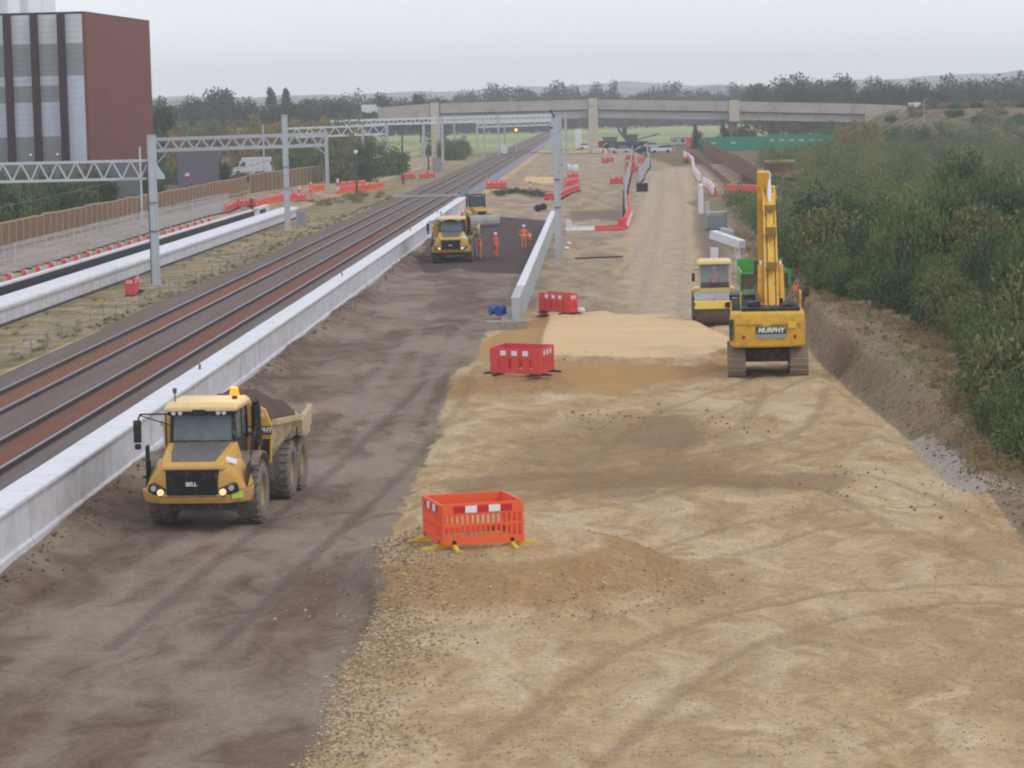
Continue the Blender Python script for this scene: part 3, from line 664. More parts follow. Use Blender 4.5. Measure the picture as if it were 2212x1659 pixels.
for x, y, yt, w_, l in [(786,392,282,.36,'galvanised mast behind the orange netting, left of the dark lamp post'),(917,366,270,.44,'galvanised mast beside the grey cabinet near the tracks'),
                   (957,352,252,.46,'wide galvanised mast right of the bridge pier on the left bank'),(983,346,250,.34,'galvanised mast with small cantilever left of the dark bush'),
                   (1047,341,262,.30,'slender galvanised mast before the dark trackside bush'),(1078,334,258,.30,'slender mast left of the amber signal'),(1091,333,256,.34,'mast with a white box at its foot left of the amber signal')]:
    t, p, h = mast(x, y, yt, l, w_)
    if x in (786, 983, 1047): MB().cyl((0,0,h*.42),(3.0,0,h*.47),.05,n=6).build('cantilever', GALV, t); MB().cyl((0,0,h*.56),(3.0,0,h*.47),.04,n=6).build('cantilever', GALV, t)
    if x == 1091: MB().box(-.9,.6,-.4,-.25,0,2.2).build('white_cabinet', WHT, t)
# tall mast at the end of the narrow wall and its neighbours
t, p, h = mast(1207, 563, 252, 'tall pale mast at the far end of the narrow grey wall', .44)
MB().bar((-.1,-.2,h-.3),(-.35,-.2,h+.25),.1).build('insulator', DGREY, t); MB().bar((-.2,-.15,h-1.0),(-.42,-.15,h-1.0),.12).build('stub_arm', DGREY, t)
mast(1212, 418, 252, 'pale mast partly hidden behind the tallest mast', .5)
mast(1224, 372, 246, 'right hand slender mast of the pair behind the tallest mast', .36)
# dark lamp posts left of the line
for x, y, yt, cap, l in [(771,423,331,HWHITE,'dark post with a small white lamp head on the left bank'),(871,398,312,None,'dark slim post before the leafy bank'),(926,367,315,None,'dark post next to the grey cabinet'),(1246,322,270,None,'dark slender pole right of the tall masts')]:
    t_ = thinpost(x, y, yt, l, .3, GALVD, cap, 'post', 'dark posts along the left bank', 'dark_post')
# signal with its lit lamp
p = on(1116, 333); t = thing('railway_signal', 'railway signal on a slim post showing an amber light', 'signal', p)
hs = (333-281)/FPX*p.y
MB().cyl((0,0,0),(0,0,hs+.6),.1,n=8).build('post', GALV, t); hd = MB().box(-.32,.32,-.12,.12,hs-.55,hs+.55).build('signal_head', BLK, t)
MB().cyl((0,-.2,hs),(0,-.13,hs),.34,n=14).build('lamp', LAMPS, hd)
# contact wires
WIRE = M('dark_wire', (.10,.10,.105), .6, .1)
def wire(pts, label, r=.014):
    w = MB()
    for a, b_ in zip(pts[:-1], pts[1:]): w.cyl(a, b_, r, n=4, caps=False)
    tag(w.build('overhead_wire', WIRE), label, 'wire', 'overhead wires')
for u, z, dz, l in [(-27.6,5.2,.8,'thin wire strung along the left masts, lower one'),(-27.6,7.0,.9,'thin wire strung along the left masts, upper one')]:
    pts = []
    sp_ = [44, 158, 238, 330, 440, 600]
    for a, b_ in zip(sp_[:-1], sp_[1:]):
        for k in range(8): f = k/8; pts.append(rail(u, a+(b_-a)*f, z-dz*4*f*(1-f)*.6))
    wire(pts, l, .018)

# ================================================================ HOARDINGS AND FENCES
def hoarding(A, B, h, n, label, z0=0, matp=WOOD, matr=WOODL, rails=True, step=True):
    A, B = Vector(A), Vector(B); L = (B-A).length; t = thing('timber_hoarding', label, 'fence', grnd(A), math.atan2(B.y-A.y, B.x-A.x))
    g = grnd(A).z; w = L/n
    pm = MB().box(.03, w-.03, -.02, .02, 0, h); first = None
    for k in range(n):
        q = A.lerp(B, k/n); dz = gz(q.x, q.y)-g+z0 + (rnd.uniform(-.06,.06) if step else 0)
        if first is None: o = first = pm.build('panel', matp, t)
        else: o = first.copy(); COL.objects.link(o)
        o.location = (k*w, 0, dz)
        if k == 0: pp = MB().box(-.06,.06,-.12,-.021,-.3,h*1.02).build('post', matr, t); o2 = pp; rl = MB().box(.06,w-.06,-.09,-.021,h-.12,h+.02).build('top_rail', matr, t); o3 = rl
        else: o2 = pp.copy(); o3 = rl.copy(); COL.objects.link(o2); COL.objects.link(o3)
        o2.location = o.location; o3.location = o.location
        if rails:
            if k == 0: bl = MB().box(.06,w-.06,-.085,-.021,h*.12,h*.2).build('bottom_rail', matr, t); o4 = bl
            else: o4 = bl.copy(); COL.objects.link(o4)
            o4.location = o.location
    return t
hoarding(rail(-46.5,186), rail(-46.3,358), 2.35, 64, 'long brown timber hoarding with pale posts behind the left platform')
hoarding(rail(-46.2,360), rail(-42.0,412), 2.5, 18, 'taller dark brown hoarding panels behind the second mast', matp=M('dark_ply', (.19,.125,.06), .85, .25, .6), rails=False)
hoarding(rail(-41.9,413), rail(-39.0,442), 2.5, 9, 'brown hoarding stepping up the bank behind the orange netting', matp=bpy.data.materials['dark_ply'], rails=False)
A_, B_ = on(1642, 409), on(1512, 323)
hoarding(A_, B_, 2.3, 44, 'brown timber hoarding receding along the scrub on the right', matr=WOOD, rails=False)
A_, B_ = on(1575, 404), on(1484, 330)
hoarding(A_, B_, .75, 30, 'low brown timber edging board below the receding hoarding', matr=WOOD, rails=False)
p = on(1644, 410); MB().box(-.32,.32,-.3,.3,0,2.3).build('end_panel', M('pale_ply', (.42,.36,.3), .8, .1), loc=p); tag(bpy.context.scene.objects['end_panel'], 'pale end panel closing the receding brown hoarding', 'panel')
bpy.context.scene.objects['end_panel'].name = 'pale_panel'
p = atY(1684, 404, 352); p = grnd(p, -.1); t = thing('timber_trestle', 'timber trestle with a broad top beam behind the raised digger boom', 'trestle', p, .05)
MB().box(-2.0,2.0,-.2,.2,1.75,2.05).build('top_beam', WOODL, t)
for x in (-1.8, -.6, .6, 1.7): MB().box(x-.14,x+.14,-.12,.12,-1.2,1.745).build('post', WOOD, t)
MB().box(-1.6,1.6,.13,.17,.3,1.5).build('panel', WOOD, t)
# steel mesh site fencing
MESHM, nt, b = new_mat('galvanised_mesh'); b.inputs['Base Color'].default_value = (.50,.51,.53,1); b.inputs['Roughness'].default_value = .6
def mesh_panel():
    w = MB(); 
    for x in (0, 3.4): w.cyl((x,0,0),(x,0,2.0),.025,n=6)
    for z in (.12, 1.0, 1.97): w.cyl((0,0,z),(3.4,0,z),.022,n=5)
    v_ = MB()
    for k in range(1, 17): v_.bar((k*.2,0,.12),(k*.2,0,1.97),.012)
    for k in range(1, 8): v_.bar((0,0,.12+k*.24),(3.4,0,.12+k*.24),.010)
    return w, v_
fr_, ms_ = mesh_panel(); mesh_proto = None
def mesh_fence(pts, label, group='steel mesh site fence panels'):
    global mesh_proto
    pts = [Vector(p[:2]).to_3d() for p in pts]
    for a, b_ in zip(pts[:-1], pts[1:]):
        n = max(1, round((b_-a).length/3.45))
        for k in range(n):
            q = a.lerp(b_, k/n); r = math.atan2(b_.y-a.y, b_.x-a.x) + rnd.uniform(-.03,.03)
            if mesh_proto is None:
                t = thing('mesh_fence_panel', label, 'fence panel', grnd(q), r, group); fr_.build('frame', MESHM, t); ms_.build('wire_mesh', MESHM, t)
                f1 = MB().box(-.1,.1,-.35,.35,0,.13).build('foot', DGREY, t); mesh_proto = t
            else: dup(mesh_proto, grnd(q), r, label, group)
mesh_fence([rail(-38.5,165), rail(-39.5,290)], 'grey steel mesh fence panel between the brown hoarding and the left platform')
mesh_fence([on(1352,470), on(1352,415), on(1362,372), on(1366,335)], 'grey steel mesh fence panel in the line beside the haul road')
mesh_fence([on(1380,398), on(1402,362), on(1398,330)], 'grey steel mesh fence panel left of the pale haul road')

# ================================================================ BUILDING ON THE LEFT
Cn = atY(188, 180, 300); Cn.z = 0; sd = atY(327, 190, 333); sd.z = 0; sd = sd-Cn; fd_ = Vector((-sd.y, sd.x, 0)).normalized(); sl_ = sd.length; sdn = sd.normalized()
rz_ = math.atan2(-fd_.y, -fd_.x)          # local +x points back along the facade towards the corner, local +y along the rust side
t = thing('office_building', 'tall building clad in rust brown with pale striped front and dark fins', 'building', Cn, math.atan2(-fd_.y, -fd_.x))
HT, HB = 22.1, -2.0
MB().box(-24,-.02,.35,sl_-.02,HB,HT-.5).build('core', M('grey_core', (.3,.31,.32), .8, .05), t)
NP = 11
for k in range(NP):                        # rust side, tall panels
    MB().box(-.30,.04+rnd.uniform(-.01,.015),k*sl_/NP+.015,(k+1)*sl_/NP-.015,HB,HT).build('cladding_panel', CORT, t)
MB().box(-24,.06,-.05,sl_,HT+.002,HT+.12).build('roof_edge', M('dark_roof_edge', (.1,.055,.045), .7, .1), t)
GLW = M('white_glazed_panel', (.53,.57,.575), .35, .05, .4, spec=.5); GLW2 = M('pale_blue_glazed_panel', (.50,.55,.62), .3, .05, .4, spec=.5); GLG = M('grey_louvre', (.27,.29,.285), .5, .06, .5)
FINM = M('dark_brown_fin', (.036,.013,.012), .6, .15, .5)
def zD(y): return 10.5 + (250-y)/5900*300
bays = [(-2.22, -.30), (-5.22, -2.95), (-8.2, -5.95), (-11.2, -8.95), (-14.2, -11.95), (-17.2,-14.95)]
for i, (x0, x1) in enumerate(bays):
    bands_ = [(24,87,GLW),(87,122,GLG),(122,155,GLG),(155,245,GLW2),(245,340,GLW2)] if i == 0 else [(24,87,GLW),(87,155,GLG),(155,176,GLW2),(176,211,GLG),(211,285,GLW2),(285,340,GLG)]
    for y0, y1, mm in bands_:
        za, zb = zD(y1), zD(y0); nrow = max(1, round((zb-za)/.62))
        for r in range(nrow): MB().box(x0+.01, x1-.01, .05, .34, za+(zb-za)*r/nrow+.012, za+(zb-za)*(r+1)/nrow-.012).build('facade_panel', mm, t)
    MB().box(x0-.72, x0+.002, -.75, .34, HB, HT).build('fin', FINM, t)
    if i in (1, 2): MB().ball(((x0+x1)/2+.5, -.05, zD(323)), .10, 8).build('wall_lamp', LAMPH, t)
MB().box(-26,6,-3.2,-2.9,-1,zD(337)).build('plinth_wall', M('grey_plinth', (.17,.16,.17), .8, .15, .5), t)
# pale flue tower behind
t = thing('flue_tower', 'very pale tower rising behind the rust brown building', 'tower', (-62.0, 352, 0), 0)
TW = M('pale_tower_cladding', (.88,.89,.89), .5, .03, .2)
MB().box(-7,3.4,0,9,0,27).build('shaft', TW, t)
for x in (-6.2,-3.6,-1.0,1.6): MB().cyl((x+.6,-.4,0),(x+.6,-.4,28),.85,n=16).build('flue', TW, t)
# grey shed and things in the yard behind the hoarding
def yard(x, y, Yd): p = atY(x, y, Yd); return p
p = grnd(on(410,405)); sc = FPX/p.y
t = thing('storage_shed', 'low grey shed behind the nearest mast', 'shed', p, 0)
SHG = M('grey_shed_cladding', (.15,.135,.16), .7, .08, .6)
for k in range(6): MB().box(-1.7+k*.98,-1.7+k*.98+.96,0,.1,0,5.6).build('wall_panel', SHG, t)
MB().box(-1.75,4.2,.11,5,0,5.55).build('body', SHG, t); MB().box(-1.85,4.3,-.1,5.1,5.602,5.75).build('roof', GALVD, t)
MB().box(-.6,.0,-.05,-.01,1.6,2.1).build('window', WHT, t)

# ================================================================ BRIDGE
BY = 626.0
t = thing('road_bridge', 'long pale concrete road bridge crossing over the railway on tall piers', 'bridge', (0,BY,0))
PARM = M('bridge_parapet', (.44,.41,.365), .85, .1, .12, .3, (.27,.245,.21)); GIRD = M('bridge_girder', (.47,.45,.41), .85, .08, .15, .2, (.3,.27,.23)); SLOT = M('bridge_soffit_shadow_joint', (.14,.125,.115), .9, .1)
kx = [(812,233,247),(930,224,249),(950,223,252),(1270,214.5,244),(1293,214.5,242),(1574,218.5,243),(1597,219,243),(1868,224.5,245),(1966,228.5,248)]
def top(x): return float(np.interp(x, [k[0] for k in kx], [k[1] for k in kx]))
def seg(x0, x1, yo0, yo1, yf, yb, name, mat, n=1):
    for k in range(n):
        a, c_ = x0+(x1-x0)*k/n, x0+(x1-x0)*(k+1)/n; P = []
        for x in (a+.25/n, c_-.25/n):
            zt, zb = atY(x, top(x)+yo0, BY).z, atY(x, top(x)+yo1, BY).z; X_ = atY(x, 240, BY).x; P.append((X_, zt, zb))
        (xa, ta, ba), (xb, tb, bb) = P
        MB().add([(xa,yf,ba),(xb,yf,bb),(xb,yb,bb),(xa,yb,ba),(xa,yf,ta),(xb,yf,tb),(xb,yb,tb),(xa,yb,ta)], [(0,3,2,1),(4,5,6,7),(0,1,5,4),(1,2,6,5),(2,3,7,6),(3,0,4,7)]).build(name, mat, t)
spans = [(951,1270,12),(1293,1574,10),(1597,1868,10)]
for x0, x1, n in spans:
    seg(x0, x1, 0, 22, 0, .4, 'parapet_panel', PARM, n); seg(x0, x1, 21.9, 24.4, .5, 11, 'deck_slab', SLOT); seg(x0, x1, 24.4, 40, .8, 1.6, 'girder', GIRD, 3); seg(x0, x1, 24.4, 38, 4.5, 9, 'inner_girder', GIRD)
    seg(x0, x1, -1.5, -.2, .1, .3, 'top_rail', GALVD)
seg(816, 929, 0, 30, 0, 11, 'approach_wall', CONCB, 4)
seg(1868.5, 1967, 0, 26, 0, .4, 'parapet_panel', CONCB, 4)
P_ = [atY(x, y, BY) for x, y in [(1868.5,298),(1905,295),(1967,256),(1967,254),(1868.5,250)]]
MB().prism([(p.x, p.z) for p in P_], 'y', .1, 10).build('wing_wall', CONCB, t)
for x0, x1, yb in [(929.5,951,345),(1270.5,1293,336),(1574.5,1597,262)]:
    a, c_ = atY(x0, top(x0)-1, BY), atY(x1, yb, BY); MB().box(a.x, c_.x, -.45, 1.5, c_.z-1 if yb > 300 else c_.z, a.z+.1).build('pier', CONCP, t)
a, c_ = atY(1577, 262, BY), atY(1593, 330, BY)
MB().prism([(a.x-.6,a.z),(a.x+2.0,a.z),(a.x+1.4,a.z-1.6),(a.x+1.2,c_.z-2),(a.x-.1,c_.z-2),(a.x-.2,a.z-1.6)], 'y', .5, 2.2).build('pier', M('dark_pier', (.20,.175,.155), .9, .1), t)
for x0, x1 in [(1560,1574)]:
    a, c_ = atY(x0, top(x0)+24.6, BY), atY(x1, top(x1)+45, BY); MB().box(a.x, c_.x, 2.5, 3.5, c_.z if x0 == 1560 else -1, a.z-.05).build('inner_pier', GIRD, t)
# rails and steps up the right bank
p = atY(1886, 297, 600); q = atY(1962, 240, 606)
t = thing('embankment_stair', 'pale metal stair with handrails climbing the right bridge bank', 'stair', p)
d_ = q-p; 
for k in range(22): f = k/22; MB().box(d_.x*f-.3,d_.x*f+.45,d_.y*f-.2,d_.y*f+1.2,d_.z*f+.0,d_.z*f+.22).build('step', CONCG, t)
for s_ in (0,):
    MB().bar((0,-.3,1.1),(d_.x,d_.y-.3,d_.z+1.1),.12).build('handrail', GALV, t); MB().bar((0,-.3,.6),(d_.x,d_.y-.3,d_.z+.6),.08).build('handrail', GALV, t)
    for k in range(12): f = k/11; MB().bar((d_.x*f,d_.y*f-.3,d_.z*f),(d_.x*f,d_.y*f-.3,d_.z*f+1.1),.1).build('baluster', GALV, t)
def van(loc, rz, label, L=5.5, Hh=2.5, mat=None, group=None):
    t = thing('parked_van', label, 'van', loc, rz, group); mat = mat or WHITEP
    MB().prism([(-L/2,.4),(L/2-.1,.4),(L/2,.9),(L/2-.15,1.15),(L/2-1.1,1.35),(L/2-1.7,Hh),(-L/2,Hh)], 'y', -.95, .95).build('body', mat, t, bevel=.06)
    for s_ in (-1, 1):
        MB().prism([(L/2-2.3,1.4),(L/2-1.25,1.4),(L/2-1.75,2.15),(L/2-2.3,2.15)], 'y', s_*.955-.01, s_*.955+.01).build('window', GLASS, t)
        for x in (-L/2+1.1, L/2-1.0): MB().cyl((x,s_*.75,.34),(x,s_*.98,.34),.34,n=14).build('wheel', BLK, t)
    MB().obox((L/2-1.35,0,1.8),(.04,1.6,.9),(0,.62,0)).build('windscreen', GLASS, t); MB().box(-L/2-.02,-L/2,-.7,.7,1.5,2.2).build('rear_window', GLASS, t)
    return t
def car(loc, rz, label, mat, group='cars parked under the bridge'):
    t = thing('parked_car', label, 'car', loc, rz, group); L = 4.3
    MB().prism([(-2.15,.3),(2.1,.3),(2.15,.65),(1.9,.85),(.95,.95),(-1.9,.98),(-2.15,.8)], 'y', -.87, .87).build('body', mat, t, bevel=.07)
    MB().prism([(.95,.95),(.3,1.42),(-1.2,1.45),(-1.9,.98)], 'y', -.74, .74).build('cabin_glass', GLASS, t, bevel=.05)
    MB().prism([(.25,1.43),(.2,1.47),(-1.15,1.5),(-1.2,1.45)], 'y', -.70, .70).build('roof', mat, t)
    for s_ in (-1, 1):
        for x in (-1.3, 1.3): MB().cyl((x,s_*.7,.31),(x,s_*.89,.31),.31,n=12).build('wheel', BLK, t)
        MB().box(2.1,2.16,s_*.6-.15,s_*.6+.15,.6,.75).build('headlight', WHT, t)
    return t
def site_at(x, y): return on(x, y)

# ================================================================ MACHINES
def wheel(t, x, y, r, w, side, rim_mat=None, lugs=22):
    q = w/2; b_ = MB().lathe([(-q*.8,r*.52),(-q,r*.6),(-q,r*.86),(-q*.82,r*.965),(q*.82,r*.965),(q,r*.86),(q,r*.6),(q*.8,r*.52)], (0,0,0), 'x', 30)
    for k in range(lugs):
        a = 2*math.pi*k/lugs
        for sg in (-1, 1):
            aa = a + (math.pi/lugs if sg > 0 else 0); c = Vector((sg*q*.52, r*.975*math.cos(aa), r*.975*math.sin(aa)))
            b_.obox(c, (q*.85, r*.10, r*.07), (aa-math.pi/2, 0, 0))
    o = b_.build('wheel', TYRE, t); o.location = (x, y, r); o.rotation_euler.x = rnd.uniform(0, 3)
    s_ = side
    ri = MB().lathe([(s_*q*.62,0.001),(s_*q*.62,r*.24),(s_*q*.35,r*.28),(s_*q*.3,r*.46),(s_*q*.82,r*.55),(s_*q*.86,r*.60)], (0,0,0), 'x', 24).build('rim', rim_mat or M_RIM, o)
    return o
M_RIM = M('dusty_wheel_rim', (.50,.34,.14), .7, .2, 3, .5, (.36,.29,.2))
GREENB = M('dark_green_band', (.035,.09,.06), .5, .1); LETW = M('white_lettering', (.78,.8,.78), .5, .03); PLATEG = M('grey_plate', (.33,.34,.34), .5, .1); LIME = M('lime_sticker', (.45,.65,.08), .5, .1)
SOILB = M('dark_soil_load', (.105,.07,.05), .95, .25, 3, bmp=.6, bscale=9)
def dump_truck(loc, rz, label, lit=True, loaded=True):
    t = thing('dump_truck', label, 'dump truck', loc, rz, 'articulated dump trucks')
    w = MB().box(-.45,.45,-1.3,7.0,.72,1.15).box(-1.0,1.0,-.18,.18,.62,.95).box(-1.0,1.0,4.17,4.53,.62,.95).box(-1.0,1.0,5.82,6.18,.62,.95).box(-.9,.9,-1.6,-.6,.55,.9)
    w.build('chassis', DGREY, t)
    # lower apron with corners rising to the sides
    w = MB().loft([[(-1.34,-.85,.72),(-1.36,-1.35,.74),(-.85,-1.88,.76),(.85,-1.88,.76),(1.36,-1.35,.74),(1.34,-.85,.72)],
                   [(-1.40,-.85,1.10),(-1.42,-1.40,1.10),(-.88,-1.98,1.0),(.88,-1.98,1.0),(1.42,-1.40,1.10),(1.40,-.85,1.10)]])
    w.build('bumper', YEL, t, bevel=.03)
    for sg in (-1, 1):
        w = MB().loft([[(sg*.66,-1.93,1.0),(sg*1.30,-1.52,1.08),(sg*1.38,-.80,1.12),(sg*.66,-.8,1.12)],
                       [(sg*.66,-1.92,1.35),(sg*1.16,-1.55,1.32),(sg*1.30,-.82,1.45),(sg*.66,-.8,1.45)],
                       [(sg*.70,-1.86,1.66),(sg*.92,-1.64,1.62),(sg*1.06,-.82,1.80),(sg*.70,-.8,1.8)]])
        w.build('fender', YEL, t, bevel=.03)
        h = MB().obox((sg*.92,-1.80,1.10), (.50,.22,.24), (0, sg*-.28, sg*.55)).build('headlight', BLK, t, bevel=.05)
        MB().cyl((sg*.80,-2.03,1.07),(sg*.80,-1.85,1.07),.085,n=12).build('lamp', LAMPH, h); MB().cyl((sg*1.0,-1.93,1.16),(sg*1.0,-1.76,1.16),.07,n=12).build('lens', CHROME, h)
        MB().prism([(-1.45,1.13),(-.85,1.13),(-.78,1.75),(-1.3,1.66)],'x',sg*1.30-.0,sg*1.30+sg*.01).build('vent', BLK, t)
        MB().loft([[(sg*.92,y,z),(sg*1.48,y,z),(sg*1.48,y,z+.05),(sg*.92,y,z+.05)] for y, z in [(-.75,1.55),(-.45,1.74),(0,1.82),(.45,1.74),(.80,1.45),(.98,1.0)]]).build('mudguard', TYRE, t)
    g = MB().box(-.66,.66,-1.96,-1.88,.94,1.63)
    for k in range(9): g.box(-.62,.62,-1.985,-1.962,.985+k*.07,1.01+k*.07)
    g.build('grille', BLK, t, bevel=0)
    text('BELL', .14, (0,-2.0,1.27), (math.pi/2,0,0), LETW, t, off=.004)
    # bonnet
    w = MB().loft([[(-.80,-1.90,1.62),(.80,-1.90,1.62),(.78,-1.86,1.74),(-.78,-1.86,1.74)],
                   [(-1.02,-1.2,1.62),(1.02,-1.2,1.62),(.84,-1.2,1.97),(-.84,-1.2,1.97)],
                   [(-1.06,-.35,1.62),(1.06,-.35,1.62),(.88,-.35,2.18),(-.88,-.35,2.18)]])
    w.build('bonnet', YEL, t, bevel=.04)
    MB().add([(-.56,-1.68,1.815),(.56,-1.68,1.815),(.66,-1.2,1.99),(-.66,-1.2,1.99),(.74,-.36,2.195),(-.74,-.36,2.195),(-.56,-1.68,1.79),(.56,-1.68,1.79),(.66,-1.2,1.96),(-.66,-1.2,1.96),(.74,-.36,2.17),(-.74,-.36,2.17)],
             [(0,1,2,3),(3,2,4,5),(6,9,8,7),(9,11,10,8),(0,6,7,1),(1,7,8,2),(2,8,10,4),(4,10,11,5),(5,11,9,3),(3,9,6,0)]).build('bonnet_panel', PANELG, t)
    MB().obox((.93,-1.42,1.80),(.30,.02,.14),(-.5,.35,.5)).build('badge', LETW, t)
    # cab
    MB().box(-.86,.86,-.34,1.15,1.35,2.15).build('cab_base', DGREY, t, bevel=.03)
    w = MB()
    for sx_ in (-1, 1):
        w.bar((sx_*.82,-.42,2.12),(sx_*.80,-.30,2.98),.09); w.bar((sx_*.84,1.12,2.1),(sx_*.82,1.10,2.98),.10); w.bar((sx_*.84,.45,2.1),(sx_*.82,.45,2.98),.07)
    w.box(-.84,.84,-.47,-.36,2.12,2.2); w.build('cab_frame', BLK, t)
    MB().add([(-.78,-.43,2.2),(.78,-.43,2.2),(.76,-.32,2.92),(-.76,-.32,2.92),(-.78,-.40,2.2),(.78,-.40,2.2),(.76,-.29,2.92),(-.76,-.29,2.92)],[(0,1,2,3),(5,4,7,6),(0,4,5,1),(3,2,6,7),(0,3,7,4),(1,5,6,2)]).build('windscreen', GLASST, t)
    for sg in (-1, 1): MB().box(sg*.83-.01,sg*.83+.01,-.34,1.06,2.2,2.92).build('side_window', GLASST, t)
    MB().box(-.78,.78,1.10,1.13,2.15,2.95).build('rear_panel', GLASS, t)
    MB().box(-.3,.3,.55,.75,1.9,2.75).box(-.3,.3,.1,.7,1.9,2.2).build('seat', BLK, t)
    MB().cyl((-.1,-.05,2.32),(-.1,.0,2.34),.2,n=12).build('steering_wheel', BLK, t)
    MB().box(-.88,.88,-.52,-.30,2.86,2.97).build('visor', BLK, t)
    MB().loft([[(-.94,-.62,2.97),(.94,-.62,2.97),(.94,1.18,2.97),(-.94,1.18,2.97)],[(-.96,-.62,3.08),(.96,-.62,3.08),(.96,1.2,3.1),(-.96,1.2,3.1)],[(-.86,-.48,3.20),(.86,-.48,3.20),(.86,1.1,3.21),(-.86,1.1,3.21)]]).build('roof', CREAM, t, bevel=.03)
    for x in (-.72,-.55,.45,.60): MB().cyl((x,-.56,2.93),(x,-.53,2.93),.06,n=10).build('work_lamp', CHROME, t)
    MB().box(-.2,.12,-.66,-.52,2.90,3.02).build('camera_box', BLK, t)
    be = MB().cyl((.74,.2,3.2),(.74,.2,3.30),.07,n=10).build('beacon', DGREY, t)
    MB().cyl((.74,.2,3.30),(.74,.2,3.50),.13,.10,n=12).build('beacon_lamp', LAMPA if lit else ORNG, be)
    if lit:
        L = bpy.data.lights.new('beacon_light', 'POINT'); L.energy = 25; L.color = (1,.5,.1); L.shadow_soft_size = .12
        lo = bpy.data.objects.new('beacon_light', L); COL.objects.link(lo); lo.parent = t; lo.location = (.74,.2,3.62)
    an = MB().cyl((-.72,-.3,3.18),(-.72,-.3,3.42),.02,n=6).cyl((-.72,-.3,3.42),(-.72,-.3,3.55),.055,n=8).build('aerial', M('green_aerial', (.03,.12,.08), .5) if 'green_aerial' not in bpy.data.materials else bpy.data.materials['green_aerial'], t)
    # mirror on the left of the picture, rails, steps
    w = MB().bar((-.86,-.45,2.9),(-1.55,-.75,2.93),.04).bar((-.9,-.3,2.6),(-1.55,-.75,2.90),.03).bar((-1.55,-.75,2.93),(-1.62,-.75,2.75),.04).bar((-.95,-.45,2.9),(-.95,-.45,2.1),.035); w.build('mirror_arm', BLK, t)
    MB().box(-1.73,-1.53,-.82,-.72,2.2,2.78).box(-1.71,-1.55,-.82,-.72,2.02,2.17).build('mirror', BLK, t, bevel=.03)
    w = MB()
    for y in (-1.25,-1.0): w.bar((-1.3,y,1.1),(-1.3,y,2.15),.045); 
    w.bar((-1.3,-1.25,2.15),(-1.3,-1.0,2.15),.045).bar((-1.3,-1.12,1.3),(-1.3,-1.12,2.1),.03)
    for z in (.75, 1.0, 1.3): w.box(-1.5,-1.2,-.95,-.65,z,z+.05)
    w.build('handrail', BLK, t)
    w = MB().box(.88,1.30,-.30,1.05,1.30,1.75); w.build('side_cowl', YEL, t, bevel=.04)
    w = MB().bar((1.25,-.5,1.75),(1.25,.3,2.45),.04).bar((1.25,.3,2.45),(1.25,1.0,2.45),.04).bar((1.25,1.0,2.45),(1.25,1.0,1.7),.04); w.build('handrail', BLK, t)
    MB().cyl((1.16,.85,1.9),(1.16,.85,2.95),.13,n=12).cyl((1.16,.85,2.95),(1.16,.80,3.1),.10,n=10).build('exhaust', BLK, t)
    MB().obox((1.12,-1.72,.95),(.34,.02,.16),(0,0,.72)).build('sticker', LIME, t); MB().obox((1.38,-1.2,.97),(.02,.34,.16)).build('sticker', PLATEG, t)
    # headboard and bin
    MB().prism([(-1.42,1.35),(1.42,1.35),(1.46,2.35),(1.30,2.78),(.9,3.0),(-.9,3.0),(-1.3,2.78),(-1.46,2.35)], 'y', 1.42, 1.56).build('headboard', YEL, t, bevel=.02)
    MB().box(.75,1.46,1.395,1.418,2.12,2.34).build('name_band', GREENB, t)
    text('MURPHY', .19, (1.14,1.38,2.23), (math.pi/2,0,0), LETW, t, off=.006, shear=.2, sx=.85); text('B30E', .15, (1.12,1.41,2.62), (math.pi/2,0,0), LETW, t, off=.004)
    for x in (.95, 1.25): MB().prism([(x-.1,1.4),(x+.12,1.4),(x+.16,2.0),(x-.02,2.0)], 'y', 1.39, 1.418).build('rib', BLK, t)
    sec = [(1.58,1.2,2.42),(3.2,1.22,2.30),(5.0,1.3,2.14),(6.0,1.45,2.06),(6.4,1.65,2.04)]
    w = MB().loft([[(-1.05,y,zb),(1.05,y,zb),(1.36,y,zb+.45),(1.46,y,zt),(1.36,y,zt),(1.2,y,zb+.55),(.9,y,zb+.2),(-.9,y,zb+.2),(-1.2,y,zb+.55),(-1.36,y,zt),(-1.46,y,zt),(-1.36,y,zb+.45)] for y, zb, zt in sec])
    w.build('bin', TAN, t)
    w = MB()
    for y in (2.4,3.6,4.8,5.8):
        for sg in (-1,1): w.bar((sg*1.40,y,1.8),(sg*1.50,y,2.1),.10,.14)
    for sg in (-1,1): w.bar((sg*1.50,1.6,2.42),(sg*1.52,6.4,2.04),.12,.14)
    w.build('bin_rib', TAN, t)
    w = MB().box(-1.45,1.45,6.35,6.5,1.5,2.04)
    for sg in (-1,1): w.bar((sg*1.56,5.1,1.85),(sg*1.58,6.5,2.05),.14,.45).bar((sg*1.58,5.5,1.7),(sg*1.58,6.3,1.8),.12,.3).bar((sg*1.56,5.8,1.7),(sg*1.6,6.6,2.28),.16,.22)
    w.build('tailgate', TAN, t)
    for sg in (-1,1): MB().prism([(4.0,1.66),(6.3,1.66),(6.5,1.75),(6.3,1.82),(4.0,1.82)],'x',sg*.9,sg*1.45).build('mudguard', TYRE, t)
    for sg in (-1,1): MB().box(sg*1.08-.18,sg*1.08+.18,1.7,3.3,.75,1.28).build('side_tank', DGREY, t, bevel=.05)
